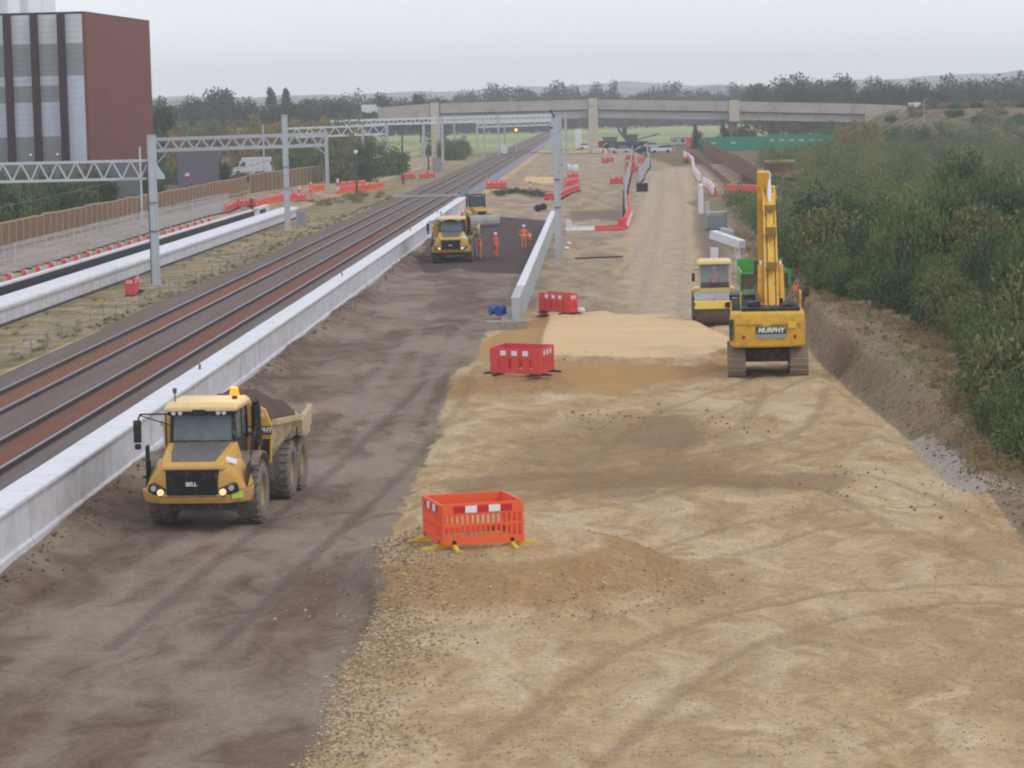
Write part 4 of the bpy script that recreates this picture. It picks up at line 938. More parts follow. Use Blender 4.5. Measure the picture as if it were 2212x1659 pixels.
    if loaded:
        n, k = 16, 22; V_ = []
        for j in range(k+1):
            for i in range(n+1):
                x = -1.34+2.68*i/n; y = 1.6+4.7*j/k; r = min(1, abs(x)/1.34)**2; e = min(1, abs(y-3.9)/3.2)**2
                V_.append((x, y, 2.08+max(0,.92*(1-r)*(1-.75*e))+.22*(vn1(x*2.3,y*2.3)-.5)+.12*(vn1(x*6,y*6)-.5)))
        q = MB().add(V_, [(j*(n+1)+i,j*(n+1)+i+1,(j+1)*(n+1)+i+1,(j+1)*(n+1)+i) for j in range(k) for i in range(n)]).build('soil_load', SOILB, t, smooth=True); q['kind'] = 'stuff'
    for sg in (-1, 1):
        for y in (0, 4.35, 6.0): wheel(t, sg*1.17, y, .80, .62, sg)
    return t
def vn1(x, y): return float(vnoise(np.array([x]), np.array([y]), 3)[0])
GLASST, nt, b = new_mat('cab_window_glass'); b.inputs['Base Color'].default_value = (.30,.40,.40,1); b.inputs['Roughness'].default_value = .06; b.inputs['Transmission Weight'].default_value = .45; b.inputs['IOR'].default_value = 1.12; b.inputs['Specular IOR Level'].default_value = .6
tcn = nt.nodes.new('ShaderNodeTexCoord'); nt.links.new(mix(nt, noise(nt, tcn.outputs['Object'], 2.2, 3), (.12,.17,.17), (.42,.52,.52)), b.inputs['Base Color'])
p0 = on(452, 1128); TRUCK1 = dump_truck(p0, math.radians(-5.6), 'yellow articulated dump truck nearest the camera loaded with dark soil, amber beacon lit')
p0 = on(978, 566); TRUCK2 = dump_truck(p0, math.radians(-2), 'more distant yellow articulated dump truck standing beside the orange workers', lit=False)

# ---------------------------------------------------------------- tracked parts
def crawler(t, x0, x1, L, Hh, shoe=.2, mat=None, rough=.05):
    """one track: belt loop with raised grouser shoes, wheels inside"""
    r = Hh/2; y0, y1 = -L/2+r, L/2-r; loop = []
    per = 2*(y1-y0)+2*math.pi*r; n = int(per/shoe)
    for k in range(n):
        s_ = per*k/n
        if s_ < y1-y0: loop.append((y0+s_, Hh, 0.0))
        elif s_ < y1-y0+math.pi*r: a = (s_-(y1-y0))/r; loop.append((y1+r*math.sin(a), r+r*math.cos(a), a))
        elif s_ < 2*(y1-y0)+math.pi*r: loop.append((y1-(s_-(y1-y0)-math.pi*r), 0, math.pi))
        else: a = math.pi+(s_-2*(y1-y0)-math.pi*r)/r; loop.append((y0+r*math.sin(a), r+r*math.cos(a), a))
    xm = (x0+x1)/2; w = abs(x1-x0)
    b_ = MB().loft([[(x0,y,z) for y, z, a in loop],[(x1,y,z) for y, z, a in loop]], caps=False)
    inner = [(y*.96, r+(z-r)*.88) for y, z, a in loop]
    b_.loft([[(x0,*q) for q in inner],[(x1,*q) for q in inner]], caps=False)
    o = b_.build('track_belt', mat or TYRED, t)
    sh = MB().box(-w/2,w/2,-shoe*.46,shoe*.46,-.01,.025).box(-w/2,w/2,-.02,.02,.025,.06); first = None
    for y, z, a in loop:
        if first is None: q = first = sh.build('track_shoe', mat or TYRED, o)
        else: q = first.copy(); COL.objects.link(q)
        q.location = (xm, y, z); q.rotation_euler = (-a, 0, 0)
    MB().box(xm-w*.35,xm+w*.35,y0,y1,Hh*.22,Hh*.78).cyl((xm-w*.38,y0,r),(xm+w*.38,y0,r),r*.75,n=16).cyl((xm-w*.38,y1,r),(xm+w*.38,y1,r),r*.75,n=16).build('track_frame', DGREY, t)
# ---------------------------------------------------------------- excavator seen from behind
p0 = on(1669, 813); p0.y += 2.2; p0 = grnd(p0)
t = thing('excavator', 'large yellow tracked excavator seen from behind with its boom raised', 'excavator', p0, math.radians(-4.5))
for x0, x1 in ((-1.55,-.85),(.85,1.55)): crawler(t, x0, x1, 4.7, .98)
MB().box(-.86,.86,-1.3,1.3,.48,.95).build('undercarriage', M('muddy_undercarriage', (.10,.08,.06), .9, .3, 3, .4), t)
MB().cyl((0,0,.95),(0,0,1.14),.85,n=28).build('slew_ring', DGREY, t)
MB().box(-1.35,1.35,-2.0,1.6,1.14,1.32).build('deck', DGREY, t)
# rounded counterweight
pl = []
for a in range(0, 181, 15):
    f = math.radians(a); pl.append((1.44*max(-1,min(1,1.12*math.cos(f))), -2.05-1.0*math.sin(f)**.55))
def ring(sc_, z, dy=0): return [(x*sc_, -2.05+(y+2.05)*sc_+dy, z) for x, y in pl]
MB().loft([ring(.94,1.18),ring(.99,1.26),ring(1,1.45),ring(1,2.15),ring(.985,2.42),ring(.95,2.52)]).build('counterweight', YELX, t, bevel=.02)
pl_panel = MB().box(-1.20,-.2,-3.068,-3.05,2.02,2.06).box(.1,1.20,-3.068,-3.05,2.02,2.06)
pl_panel.build('seam', M('dark_seam', (.30,.16,.02), .6), t)
pt = MB().box(-.46,.70,-3.09,-3.062,1.70,1.98).build('name_plate', GREENB, t, bevel=0)
text('MURPHY', .25, (.12,-3.1,1.84), (math.pi/2,0,0), LETW, t, off=.012, shear=.18, sx=1.0)
MB().box(-.46,.70,-3.086,-3.062,1.53,1.69).build('lower_plate', PLATEG, t)
for x in (-.93, 1.02):
    MB().obox((x,-3.055,1.58),(.13,.05,.15)).build('tail_light', M('red_tail_light', (.55,.02,.02), .3) if x < 0 else bpy.data.materials['red_tail_light'], t, bevel=.02)
MB().box(.78,1.08,-3.075,-3.055,1.92,2.16).build('sticker', M('bright_yellow_sticker', (.85,.58,.02), .4), t)
MB().box(-1.46,-1.30,-2.85,-1.9,1.45,2.25).build('side_vent', DGREY, t)
# upper works: hood, tanks, rails, cab
MB().box(-.5,1.38,-2.0,.2,1.32,2.52).build('engine_hood', YELX, t, bevel=.05)
MB().box(-.98,1.25,-2.5,-1.2,2.525,2.66).build('hood_top', BLK, t, bevel=.03)
MB().ball((.85,-1.9,2.72), .30, 14, (1.1,1,.65)).build('silencer', DGREY, t)
MB().cyl((.55,-1.6,2.66),(.55,-1.6,2.95),.07,n=10).build('exhaust', BLK, t)
MB().box(-.75,-.25,-1.9,-1.1,2.66,2.85).build('air_intake', BLK, t, bevel=.03)
w = MB()
for x, y, z in ((-1.38,-2.3,2.95),(-1.0,-1.4,3.2),(1.32,-1.0,3.1),(1.32,.6,3.1),(1.1,-1.2,2.95)): w.bar((x,y,2.4),(x,y,z),.055)
w.bar((1.32,-1.0,3.1),(1.32,.6,3.1),.05); w.build('handrail', YELX, t)
w = MB().bar((1.40,-.4,2.4),(1.40,-.4,3.1),.05).bar((1.40,.3,2.6),(1.62,.3,3.05),.05).box(1.45,1.68,.28,.36,2.85,3.2); w.build('mirror', BLK, t)
MB().box(-1.42,-.42,-.25,1.75,1.32,1.95).build('cab_base', YELX, t, bevel=.04)
w = MB()
for x in (-1.38,-.46):
    for y in (-.2, 1.6): w.bar((x,y,1.95),(x,y,2.92),.09)
w.build('cab_frame', BLK, t); MB().box(-1.36,-.48,-.21,-.19,1.98,2.88).build('cab_window', GLASS, t); MB().box(-1.40,-1.38,-.1,1.5,1.98,2.88).build('cab_window', GLASS, t)
MB().box(-1.44,-.40,-.28,1.7,2.92,3.02).build('cab_roof', BLK, t, bevel=.03)
MB().box(-1.3,-.7,-1.9,-.5,1.32,2.45).build('tool_box', BLK, t, bevel=.04)
# boom, stick, cylinders, bucket
bx = .22; M_BRK = M('greasy_yellow_bracket', (.30,.18,.04), .6, .3, 6)
prof_b = [(.25,1.95,.55),(1.3,3.7,.95),(2.3,5.0,.95),(3.5,6.1,.72),(4.6,6.85,.5)]
rings = []
for i, (y, z, d) in enumerate(prof_b):
    a = prof_b[max(0,i-1)]; c_ = prof_b[min(4,i+1)]; dy, dz = c_[0]-a[0], c_[1]-a[1]; l = math.hypot(dy,dz); ny, nz = -dz/l, dy/l; hw = .29 - .012*i
    rings.append([(bx-hw,y-ny*d/2,z-nz*d/2),(bx+hw,y-ny*d/2,z-nz*d/2),(bx+hw,y+ny*d/2,z+nz*d/2),(bx-hw,y+ny*d/2,z+nz*d/2)])
MB().loft(rings).build('boom', YELX, t, bevel=.03)
w = MB().bar((bx-.22,1.15,3.95),(bx-.22,3.1,6.15),.07).bar((bx-.26,1.15,3.95),(bx-.26,3.1,6.15),.05).bar((bx+.28,1.0,3.8),(bx+.28,3.4,6.35),.06); w.build('hydraulic_pipe', DGREY, t)
cA, cB = Vector((bx+.02,1.35,4.3)), Vector((bx+.02,3.2,6.45)); cC = Vector((bx+.02,4.7,7.6))
MB().cyl(cA, cB, .14, n=14).build('stick_cylinder', YELX, t); MB().cyl(cB, cC, .075, n=12).build('cylinder_rod', CHROME, t)
for sg in (-1, 1):
    a = Vector((bx+sg*.43,.9,1.7)); c_ = Vector((bx+sg*.37,1.85,4.2)); m_ = a.lerp(c_, .93)
    MB().cyl(a, m_, .13, n=12).build('boom_cylinder', YELX, t); MB().cyl(m_, c_, .07, n=10).build('cylinder_rod', CHROME, t)
MB().loft([[(bx-.44,y-.28,z),(bx+.05,y-.28,z),(bx+.05,y+d,z+.05),(bx-.44,y+d,z+.05)] for y, z, d in [(4.45,7.65,.45),(4.7,6.8,.7),(5.2,5.6,.55),(6.0,3.9,.35)]]).build('stick', YELX, t, bevel=.03)
MB().cyl((bx+.0,5.2,6.7),(bx,5.95,4.7),.11,n=10).build('bucket_cylinder', YELX, t)
bk = [(5.75,4.0),(6.35,3.95),(6.75,3.45),(6.7,2.8),(6.2,2.35),(5.6,2.4),(6.05,2.6),(6.35,3.0),(6.3,3.4),(5.95,3.6)]
MB().prism(bk,'x',bx-.62,bx+.62).build('bucket', M('worn_bucket', (.17,.125,.08), .8, .3, 3, .4), t)
for xx, w_ in ((bx-.14,.045),(bx+.17,.04)):
    w = MB()
    for (y0,z0,d0),(y1,z1,d1) in zip(prof_b[:-1], prof_b[1:]): w.bar((xx,y0-.05-d0*.35,z0+d0*.28),(xx,y1-.05-d1*.35,z1+d1*.28),w_)
    w.build('hydraulic_hose', DGREY, t)
for y_, z_, hh_ in ((1.0,4.0,.22),(1.95,5.25,.3),(3.0,6.2,.18)): MB().box(bx-.2,bx+.24,y_-.45,y_-.15,z_-.05,z_+hh_).build('hose_bracket', M_BRK, t, bevel=.02)
MB().loft([[(bx-.34,4.35,6.55),(bx+.34,4.35,6.55),(bx+.34,4.9,6.6),(bx-.34,4.9,6.6)],[(bx-.26,4.4,7.05),(bx+.26,4.4,7.05),(bx+.26,4.8,7.1),(bx-.26,4.8,7.1)]]).build('boom_nose', YELX, t, bevel=.03)
MB().loft([[(bx-.46,.3,1.3),(bx+.46,.3,1.3),(bx+.46,1.0,1.3),(bx-.46,1.0,1.3)],[(bx-.40,.3,2.5),(bx+.40,.3,2.5),(bx+.40,.9,2.5),(bx-.40,.9,2.5)]]).build('boom_bracket', YELX, t, bevel=.03)
MB().box(bx-.45,bx-.05,.5,1.0,1.3,2.6).build('boom_foot', YELX, t, bevel=.03)
MB().cyl((1.15,.3,3.1),(1.15,.3,3.3),.09,n=10).build('beacon', ORNG, t)

# ---------------------------------------------------------------- roller
p0 = on(1549, 704); p0.y += .7; p0 = grnd(p0)
t = thing('road_roller', 'yellow road roller with cream roof and wide steel drum beside the excavator', 'roller', p0, math.radians(-3))
MB().cyl((-.95,0,.74),(.95,0,.74),.74,n=36).build('drum', M('muddy_drum', (.15,.115,.085), .7, .2, 3, .4, (.2,.16,.12)), t)
MB().lathe([(-.955,.2),(-.955,.72)],(0,0,.74),'x',30).lathe([(.955,.72),(.955,.2)],(0,0,.74),'x',30).build('drum_plate', DGREY, t)
YR = M('roller_yellow', (.76,.54,.10), .45, .1, 2, .15, (.45,.36,.2))
w = MB()
for sg in (-1,1): w.box(sg*1.03-.05,sg*1.03+.05,-.85,1.5,.5,1.15)
w.box(-1.08,1.08,1.0,1.5,.6,1.3); w.build('side_frame', DGREY, t)
MB().prism([(-.92,.84),(-.78,1.18),(-.60,1.24),(-.60,.84)],'x',-1.02,1.02).build('front_beam', YR, t, bevel=.03)
MB().prism([(-.62,1.245),(-.3,1.5),(1.0,1.55),(1.0,1.3)],'x',-1.0,1.0).build('drum_cover', M('grey_drum_cover', (.36,.36,.36), .7, .15, 2, .3), t)
MB().cyl((.55,-.95,1.02),(.55,-.88,1.02),.14,n=12).build('hydraulic_motor', BLK, t)
MB().box(-.72,.72,.9,2.5,1.3,1.72).build('cab_base', YR, t, bevel=.03)
w = MB()
for x in (-.72,.72):
    w.bar((x,.9,1.7),(x,.98,2.85),.07); w.bar((x,2.4,1.7),(x,2.4,2.85),.07)
w.build('cab_frame', M('cream_frame', (.62,.5,.3), .5), t)
CLG, nt, b = new_mat('clear_cab_glass'); b.inputs['Base Color'].default_value = (.85,.9,.92,1); b.inputs['Roughness'].default_value = .03; b.inputs['Transmission Weight'].default_value = .85; b.inputs['IOR'].default_value = 1.06
MB().box(-.68,.68,.9,.92,1.98,2.8).build('windscreen', CLG, t); MB().box(-.68,.68,.9,.92,1.72,1.975).build('lower_panel', DGREY, t)
for sg in (-1,1): MB().box(sg*.70-.01,sg*.70+.01,.98,2.4,1.75,2.8).build('side_window', CLG, t)
MB().box(-.68,.68,2.38,2.40,1.75,2.8).build('rear_window', GLASST, t)
MB().box(-.25,.25,1.9,2.1,1.6,2.3).build('seat', BLK, t)
MB().loft([[(-.82,.72,2.85),(.82,.72,2.85),(.82,2.55,2.85),(-.82,2.55,2.85)],[(-.8,.74,2.98),(.8,.74,2.98),(.8,2.5,2.98),(-.8,2.5,2.98)],[(-.66,.9,3.06),(.66,.9,3.06),(.66,2.4,3.06),(-.66,2.4,3.06)]]).build('roof', CREAM, t, bevel=.02)
w = MB().bar((-.75,.9,2.6),(-1.02,.8,2.6),.03).box(-1.1,-.95,.76,.82,2.05,2.45); w.build('mirror', BLK, t, bevel=0)
MB().box(-1.0,1.0,2.5,4.2,.7,1.6).build('engine_cover', YR, t, bevel=.06)
for sg in (-1,1): wheel(t, sg*.85, 3.1, .72, .5, sg, YR, 18)
ROLLER = t

# ---------------------------------------------------------------- green tipping trailer
p0 = on(1652, 652); t = thing('tipping_trailer', 'bright green tipping trailer with a rusty brown tailgate beyond the excavator', 'trailer', p0, math.radians(-3))
GT = GREENP; BR = M('rusty_tailgate', (.115,.075,.05), .85, .25, 2, .3)
MB().box(-1.22,1.22,0,.08,.35,.68).build('rear_beam', GT, t, bevel=.02)
MB().box(-1.2,1.2,.02,.08,.69,1.50).build('tailgate', BR, t)
w = MB()
for x in (-1.22,.0,1.22): w.box(x-.03,x+.03,-.04,.015,.69,1.50)
w.build('tailgate_rib', BR, t)
MB().box(-1.28,1.28,-.03,.1,1.505,1.57).build('tailgate_bar', GT, t)
for sg in (-1,1): MB().box(sg*1.22-.06,sg*1.22+.06,.1,6,.69,1.6).build('side_wall', GT, t)
MB().box(-1.28,1.28,6.0,6.1,.6,2.0).build('headboard', GT, t, bevel=.02)
MB().box(-1.15,1.15,.1,6,.5,.68).build('floor', BR, t)
w = MB().bar((1.34,-.02,.4),(1.34,-.02,1.65),.14).bar((1.34,-.02,1.65),(1.1,-.02,1.72),.14).bar((1.34,-.02,1.65),(1.3,1.2,1.6),.12); w.build('gate_ram', GT, t)
for sg in (-1,1):
    for y in (2.2,3.6): wheel(t, sg*.95, y, .55, .45, sg, WHITEP, 14)
MB().box(-.1,.1,6,7.6,.6,.8).build('drawbar', DGREY, t)

# ---------------------------------------------------------------- bulldozer beyond the second truck
p0 = on(1032, 488); t = thing('bulldozer', 'yellow bulldozer with dark cab and pale worn blade behind the second dump truck', 'bulldozer', p0, math.radians(14))
for x0, x1 in ((-1.15,-.65),(.65,1.15)): crawler(t, x0, x1, 3.2, .85, .22, M('dozer_track', (.09,.08,.07), .9, .3, 3))
YD = M('dozer_yellow', (.62,.38,.07), .5, .15, 2, .3, (.3,.22,.14))
MB().box(-.6,.6,-1.5,1.5,.4,1.0).build('hull', DGREY, t)
MB().loft([[(-.5,-1.75,.75),(.5,-1.75,.75),(.5,-1.75,1.45),(-.5,-1.75,1.45)],[(-.55,-.1,.75),(.55,-.1,.75),(.55,-.1,1.75),(-.55,-.1,1.75)]]).build('bonnet', YD, t, bevel=.04)
MB().box(-.38,.38,-1.80,-1.755,.85,1.38).build('grille', BLK, t)
MB().box(-.8,.8,-.1,1.4,.95,1.65).build('cab_base', YD, t, bevel=.03)
w = MB()
for x in (-.72,.72):
    for y in (-.05,1.3): w.bar((x,y,1.6),(x*.95,y,2.78),.09)
w.build('cab_frame', BLK, t); MB().box(-.66,.66,-.08,-.06,1.7,2.7).build('windscreen', GLASS, t)
for sg in (-1,1): MB().box(sg*.70-.01,sg*.70+.01,0,1.2,1.7,2.7).build('side_window', GLASS, t); MB().cyl((sg*.95,-.1,1.45),(sg*.95,.05,1.45),.12,n=10).build('work_lamp', CHROME, t)
MB().box(-.78,.78,-.2,1.45,2.78,2.9).build('roof', DGREY, t, bevel=.03)
for sg in (-1,1): MB().bar((sg*.85,-1.2,1.0),(sg*.95,-.2,1.35),.35,.3).build('fender', YD, t); MB().bar((sg*.8,-2.5,.5),(sg*1.0,.3,.6),.16,.2).build('push_arm', DGREY, t)
bl = [(-2.62,.12),(-2.72,.3),(-2.74,.6),(-2.66,.9),(-2.5,1.08),(-2.44,1.05),(-2.58,.86),(-2.64,.6),(-2.62,.32),(-2.54,.14)]
MB().prism(bl,'x',-1.42,1.42).build('blade', M('worn_blade', (.42,.40,.37), .55, .15, 2, .2), t, bevel=0)
MB().box(-1.42,1.42,-2.66,-2.6,.02,.13).build('cutting_edge', DGREY, t)

# ================================================================ PEOPLE
BOOT = M('dark_boot', (.04,.035,.03), .7, .2)
def person(loc, rz, label, arms, helmet, seated=False, lean=0.0, legs=None, scale=1.0, group='workers in orange'):
    """one skinned body; arms = ((elbow, wrist) left, (elbow, wrist) right) relative to the shoulders"""
    V_, R_, E_ = [], [], []
    def a(p, r, par=None):
        V_.append(p); R_.append(r)
        if par is not None: E_.append((par, len(V_)-1))
        return len(V_)-1
    pz = .50 if seated else .94
    def L(x, y, z): return (x, y - lean*(z-pz), z)
    pel = a((0,0,pz), .145); sp1 = a(L(0,0,pz+.2), .135, pel); ch = a(L(0,0,pz+.40), .165, sp1); nk = a(L(0,0,pz+.56), .06, ch)
    h1 = a(L(0,-.03,pz+.64), .075, nk); h2 = a(L(0,-.02,pz+.74), .095, h1); h3 = a(L(0,-.01,pz+.83), .07, h2); a(L(0,-.125,pz+.70), .018, h2)
    for i, sg in enumerate((-1, 1)):
        hip = a((sg*.10,0,pz-.06), .105, pel)
        if seated: kn = a((sg*.14,-.42,pz+.03), .08, hip); an = a((sg*.14,-.45,.1), .055, kn); a((sg*.15,-.6,.05), .045, an)
        else:
            k_, n_ = (legs or (((.11,-.02,.50),(.12,.02,.10)),)*2)[i]
            kn = a((sg*k_[0],k_[1],k_[2]), .075, hip); an = a((sg*n_[0],n_[1],n_[2]), .052, kn); a((sg*n_[0]*1.05,n_[1]-.16,n_[2]-.055), .042, an)
        shp = L(sg*.19,0,pz+.47); sh = a(shp, .072, ch); e_, w_ = arms[i]
        el = a((shp[0]+sg*e_[0],shp[1]+e_[1],shp[2]+e_[2]), .055, sh); wp = (shp[0]+sg*w_[0],shp[1]+w_[1],shp[2]+w_[2]); wr = a(wp, .038, el)
        d = (Vector(wp)-Vector(V_[el])).normalized(); s_ = d.cross(Vector((0,0,1)) if abs(d.z) < .9 else Vector((0,1,0))).normalized()
        pm = Vector(wp)+d*.075; pi_ = a(tuple(pm), .034, wr)
        for j, ln in enumerate((.055,.075,.08,.07)): a(tuple(pm+d*ln+s_*(j-1.5)*.021), .010, pi_)
        a(tuple(Vector(wp)+d*.06-s_*.06), .012, wr)
    me = bpy.data.meshes.new('person'); me.from_pydata(V_, E_, []); o = bpy.data.objects.new('person', me); COL.objects.link(o)
    sk = o.modifiers.new('skin', 'SKIN'); 
    for i, r in enumerate(R_): me.skin_vertices[0].data[i].radius = (r, r)
    me.skin_vertices[0].data[0].use_root = True
    sub = o.modifiers.new('sub', 'SUBSURF'); sub.levels = 1; sub.render_levels = 1
    dg = bpy.context.evaluated_depsgraph_get(); m2 = bpy.data.meshes.new_from_object(o.evaluated_get(dg)); o.modifiers.clear(); o.data = m2
    m2.materials.clear()
    for q in (HIVIS, SKIN, BOOT, SILV): m2.materials.append(q)
    wrists = [Vector(V_[i]) for i in range(len(V_)) if R_[i] in (.010, .012, .034)]
    for f in m2.polygons:
        c = f.center; f.use_smooth = True
        z = c.z
        if z > pz+.575: f.material_index = 1
        elif z < .10 and not seated: f.material_index = 2
        elif any((c-w_).length < .055 for w_ in wrists): f.material_index = 1
        elif not seated and (abs(z-pz-.14) < .016 or abs(z-.36) < .016): f.material_index = 3
        else: f.material_index = 0
    tag(o, label, 'person', group); o.location = loc; o.rotation_euler.z = rz; o.scale = (scale,)*3
    if helmet:
        hc = L(0,-.01,pz+.775)
        MB().lathe([(.0,.155),(.005,.125),(.05,.122),(.10,.095),(.135,.045),(.14,.001)], hc, 'z', 16).build('helmet', helmet, o, smooth=True)
        MB().box(hc[0]-.09,hc[0]+.09,hc[1]-.21,hc[1]-.10,hc[2]-.005,hc[2]+.012).build('helmet_peak', helmet, o)
    return o
DOWN = ((.04,.02,-.28),(.06,-.04,-.52)); HIPS = ((.20,.08,-.22),(.02,-.06,-.42)); FWD = ((.03,-.22,-.14),(.02,-.46,-.06)); BENT = ((.06,-.05,-.27),(-.02,-.26,-.30))
p = on(1037, 561); person(p, math.radians(-70), 'worker in orange with a blue helmet beside the further dump truck', (FWD, BENT), HBLUE)
p = on(1071, 558); person(p, math.radians(150), 'worker in orange with white helmet, right of the blue helmeted one', (DOWN, BENT), HWHITE)
p = on(1132, 538); person(p, math.radians(10), 'worker in orange with hands on hips standing alone on the dark soil', (HIPS, HIPS), HWHITE)
p = on(1220, 416); person(p, math.radians(200), 'worker in orange standing among the red barriers behind the tallest mast', (BENT, DOWN), HBLUE)
p = on(1145, 520); t = thing('traffic_cone', 'small orange traffic cone on the dark soil beside the narrow grey wall', 'cone', p)
MB().box(-.2,.2,-.2,.2,0,.05).build('base', BLK, t); MB().cyl((0,0,.05),(0,0,.75),.16,.04,n=12).build('cone_body', ORNG, t); MB().cyl((0,0,.36),(0,0,.52),.108,.08,n=12).build('reflective_sleeve', REFL, t)
dr = person((0,0,0), 0, 'driver in orange seated in the cab of the road roller', (FWD, FWD), HWHITE, seated=True, scale=.95)
dr.matrix_world = Matrix.Translation(ROLLER.location) @ Matrix.Rotation(ROLLER.rotation_euler.z, 4, 'Z') @ Matrix.Translation((0,1.95,1.78-.42)) @ Matrix.Scale(.95, 4)
dr = person((0,0,0), 0, 'driver seated in the cab of the nearest dump truck', (FWD, BENT), None, seated=True)
dr.matrix_world = Matrix.Translation(TRUCK1.location) @ Matrix.Rotation(TRUCK1.rotation_euler.z, 4, 'Z') @ Matrix.Translation((-.25,.48,1.74)) @ Matrix.Scale(.85, 4)

# ================================================================ BARRIERS
def slotted(L, H, bars, mat_bands):
    w = MB(); w.box(0,L,-.025,.025,H-.24,H); w.box(0,L,-.025,.025,.10,.26)
    for k in range(bars+1):
        x = .0+(L-.05)*k/bars; w.box(x,x+.05,-.02,.02,.26,H-.24)
    w.box(0,L,-.018,.018,.50,.55) ; return w
PROTO = {}
def barrier(A, B, kind, label, group, dz=0):
    A, B = Vector(A), Vector(B); d = B-A; L = d.xy.length; rz = math.atan2(d.y, d.x); g = Vector((A.x, A.y, max(gz(A.x,A.y), gz(B.x,B.y), gz((A.x+B.x)/2,(A.y+B.y)/2)-.05)+dz))
    if kind not in PROTO:
        t = thing('pedestrian_barrier', label, 'barrier', g, rz, group); b0 = 2.0
        if kind == 'orange':
            slotted(b0, 1.0, 15, None).build('panel', ORNG, t)
            for k in range(5): MB().box(.28+k*.29,.28+(k+1)*.29-.004,-.034,-.0255,.80,.95).build('reflective_strip', REFR if k % 2 == 0 else REFL, t)
            for x in (.28, 1.72):
                f = MB().prism([(-.42,.0),(.42,.0),(.42,.035),(.06,.11),(-.06,.11),(-.42,.035)],'x',x-.045,x+.045).build('foot', FEET, t); MB().box(x-.05,x+.05,-.03,.03,.10,.2).build('clip', BLK, f)
        else:
            w = MB().box(0,2,-.03,.03,.62,1.0).box(0,2,-.03,.03,.08,.26)
            for k in range(5): x = k*.425; w.box(x,x+.30,-.028,.028,.26,.62)
            w.build('panel', RED, t)
            for k in range(3): MB().box(.42+k*.45,.42+k*.45+.22,-.040,-.031,.74,.92).build('reflective_tile', REFL, t)
            for x in (.3, 1.7): MB().prism([(-.36,.0),(.36,.0),(.36,.05),(.05,.10),(-.05,.10),(-.36,.05)],'x',x-.06,x+.06).build('foot', FEETD, t)
        PROTO[kind] = t
    else: t = dup(PROTO[kind], g, rz, label, group)
    t.scale = (L/2.0, 1, 1); return t
def enclosure(pts, kind, labels, group):
    n = len(pts)
    for i in range(n): barrier(pts[i], pts[(i+1) % n], kind, labels[i], group)
FL, FR, BL = on(957,1190), on(1131,1178), on(916,1166); BR = FR+BL-FL
enclosure([FL, FR, BR, BL], 'orange', ['front barrier of the nearest bright orange enclosure with red and white strip','right end barrier of the nearest bright orange enclosure','rear barrier of the nearest bright orange enclosure','left end barrier of the nearest bright orange enclosure'], 'orange barriers on the sand mound')
FL, FR, BR = on(1061,811), on(1167,813), on(1196,802); BL = FL+BR-FR
enclosure([FL, FR, BR, BL], 'red', ['front red barrier with three white tiles, middle enclosure','right end red barrier of the middle enclosure','rear red barrier of the middle enclosure','left end red barrier of the middle enclosure'], 'red barriers beside the sand platform')
FL, FR, BR = on(1166,685), on(1230,683), on(1247,676); BL = FL+BR-FR
enclosure([FL, FR, BR, BL], 'red', ['front red barrier of the furthest enclosure near the narrow wall end','right end red barrier of the furthest enclosure','rear red barrier of the furthest enclosure','left end red barrier of the furthest enclosure'], 'red barriers near the narrow grey wall')
def chain(pts, kind, label, group, L=2.0):
    pts = [on(x, y) for x, y in pts]
    for a, c_ in zip(pts[:-1], pts[1:]):
        n = max(1, round((c_-a).xy.length/L))
        for k in range(n): barrier(a.lerp(c_, k/n), a.lerp(c_, (k+.97)/n), kind, label, group)
chain([(271,641),(292,640),(300,628)], 'red', 'red barrier on the verge near the foot of the nearest mast', 'red barriers by the nearest mast')
chain([(488,461),(512,449),(545,447),(553,452)], 'red', 'red barrier curving round the end of the black backing wall', 'red barriers at the end of the platform wall')
chain([(556,449),(592,440),(622,435),(657,431)], 'orange', 'orange barrier behind the far end of the left platform wall', 'orange barriers behind the left platform')
chain([(640,436),(662,433)], 'red', 'red barrier at the end of the orange row behind the second mast', 'red barriers at the end of the platform wall')
chain([(668,417),(702,412)], 'orange', 'orange barrier left of the gantry post by the brown hoarding', 'orange netting left of the tracks')
chain([(728,420),(770,414),(800,412),(830,408)], 'orange', 'orange barrier in the row around the dark lamp post', 'orange netting left of the tracks')
chain([(735,408),(790,404)], 'orange', 'orange barrier behind the row at the dark lamp post', 'orange netting left of the tracks')
chain([(866,388),(896,385)], 'red', 'red barrier on the left bank between two gantry posts', 'red barriers left of the tracks')
chain([(907,387),(940,384)], 'red', 'red barrier beside the grey trackside cabinet', 'red barriers left of the tracks')
chain([(1051,408),(1094,406)], 'red', 'red barrier with white tiles right of the tracks before the crossing', 'red barriers right of the tracks')
chain([(1176,432),(1202,434)], 'red', 'red barrier just left of the tallest mast', 'red barriers around the tallest mast')
chain([(1208,432),(1228,420),(1252,412)], 'red', 'red barrier in the dense cluster right of the tallest mast', 'red barriers around the tallest mast')
chain([(1222,402),(1252,398)], 'red', 'red barrier at the back of the cluster right of the tallest mast', 'red barriers around the tallest mast')
chain([(1226,388),(1250,386)], 'red', 'red barrier furthest in the cluster right of the tallest mast', 'red barriers around the tallest mast')
chain([(1318,398),(1345,396)], 'red', 'red barrier at the left side of the mesh fence line', 'red barriers by the mesh fence')
chain([(1352,362),(1372,360)], 'red', 'red barrier among the mesh fencing in the distance', 'red barriers by the mesh fence')
chain([(1352,345),(1368,344)], 'red', 'red barrier furthest among the mesh fencing', 'red barriers by the mesh fence')
chain([(1352,374),(1378,371)], 'red', 'red barrier behind the black open box', 'red barriers by the mesh fence')
chain([(1378,352),(1394,350)], 'red', 'red barrier beside the haul road among the mesh fencing', 'red barriers by the mesh fence')
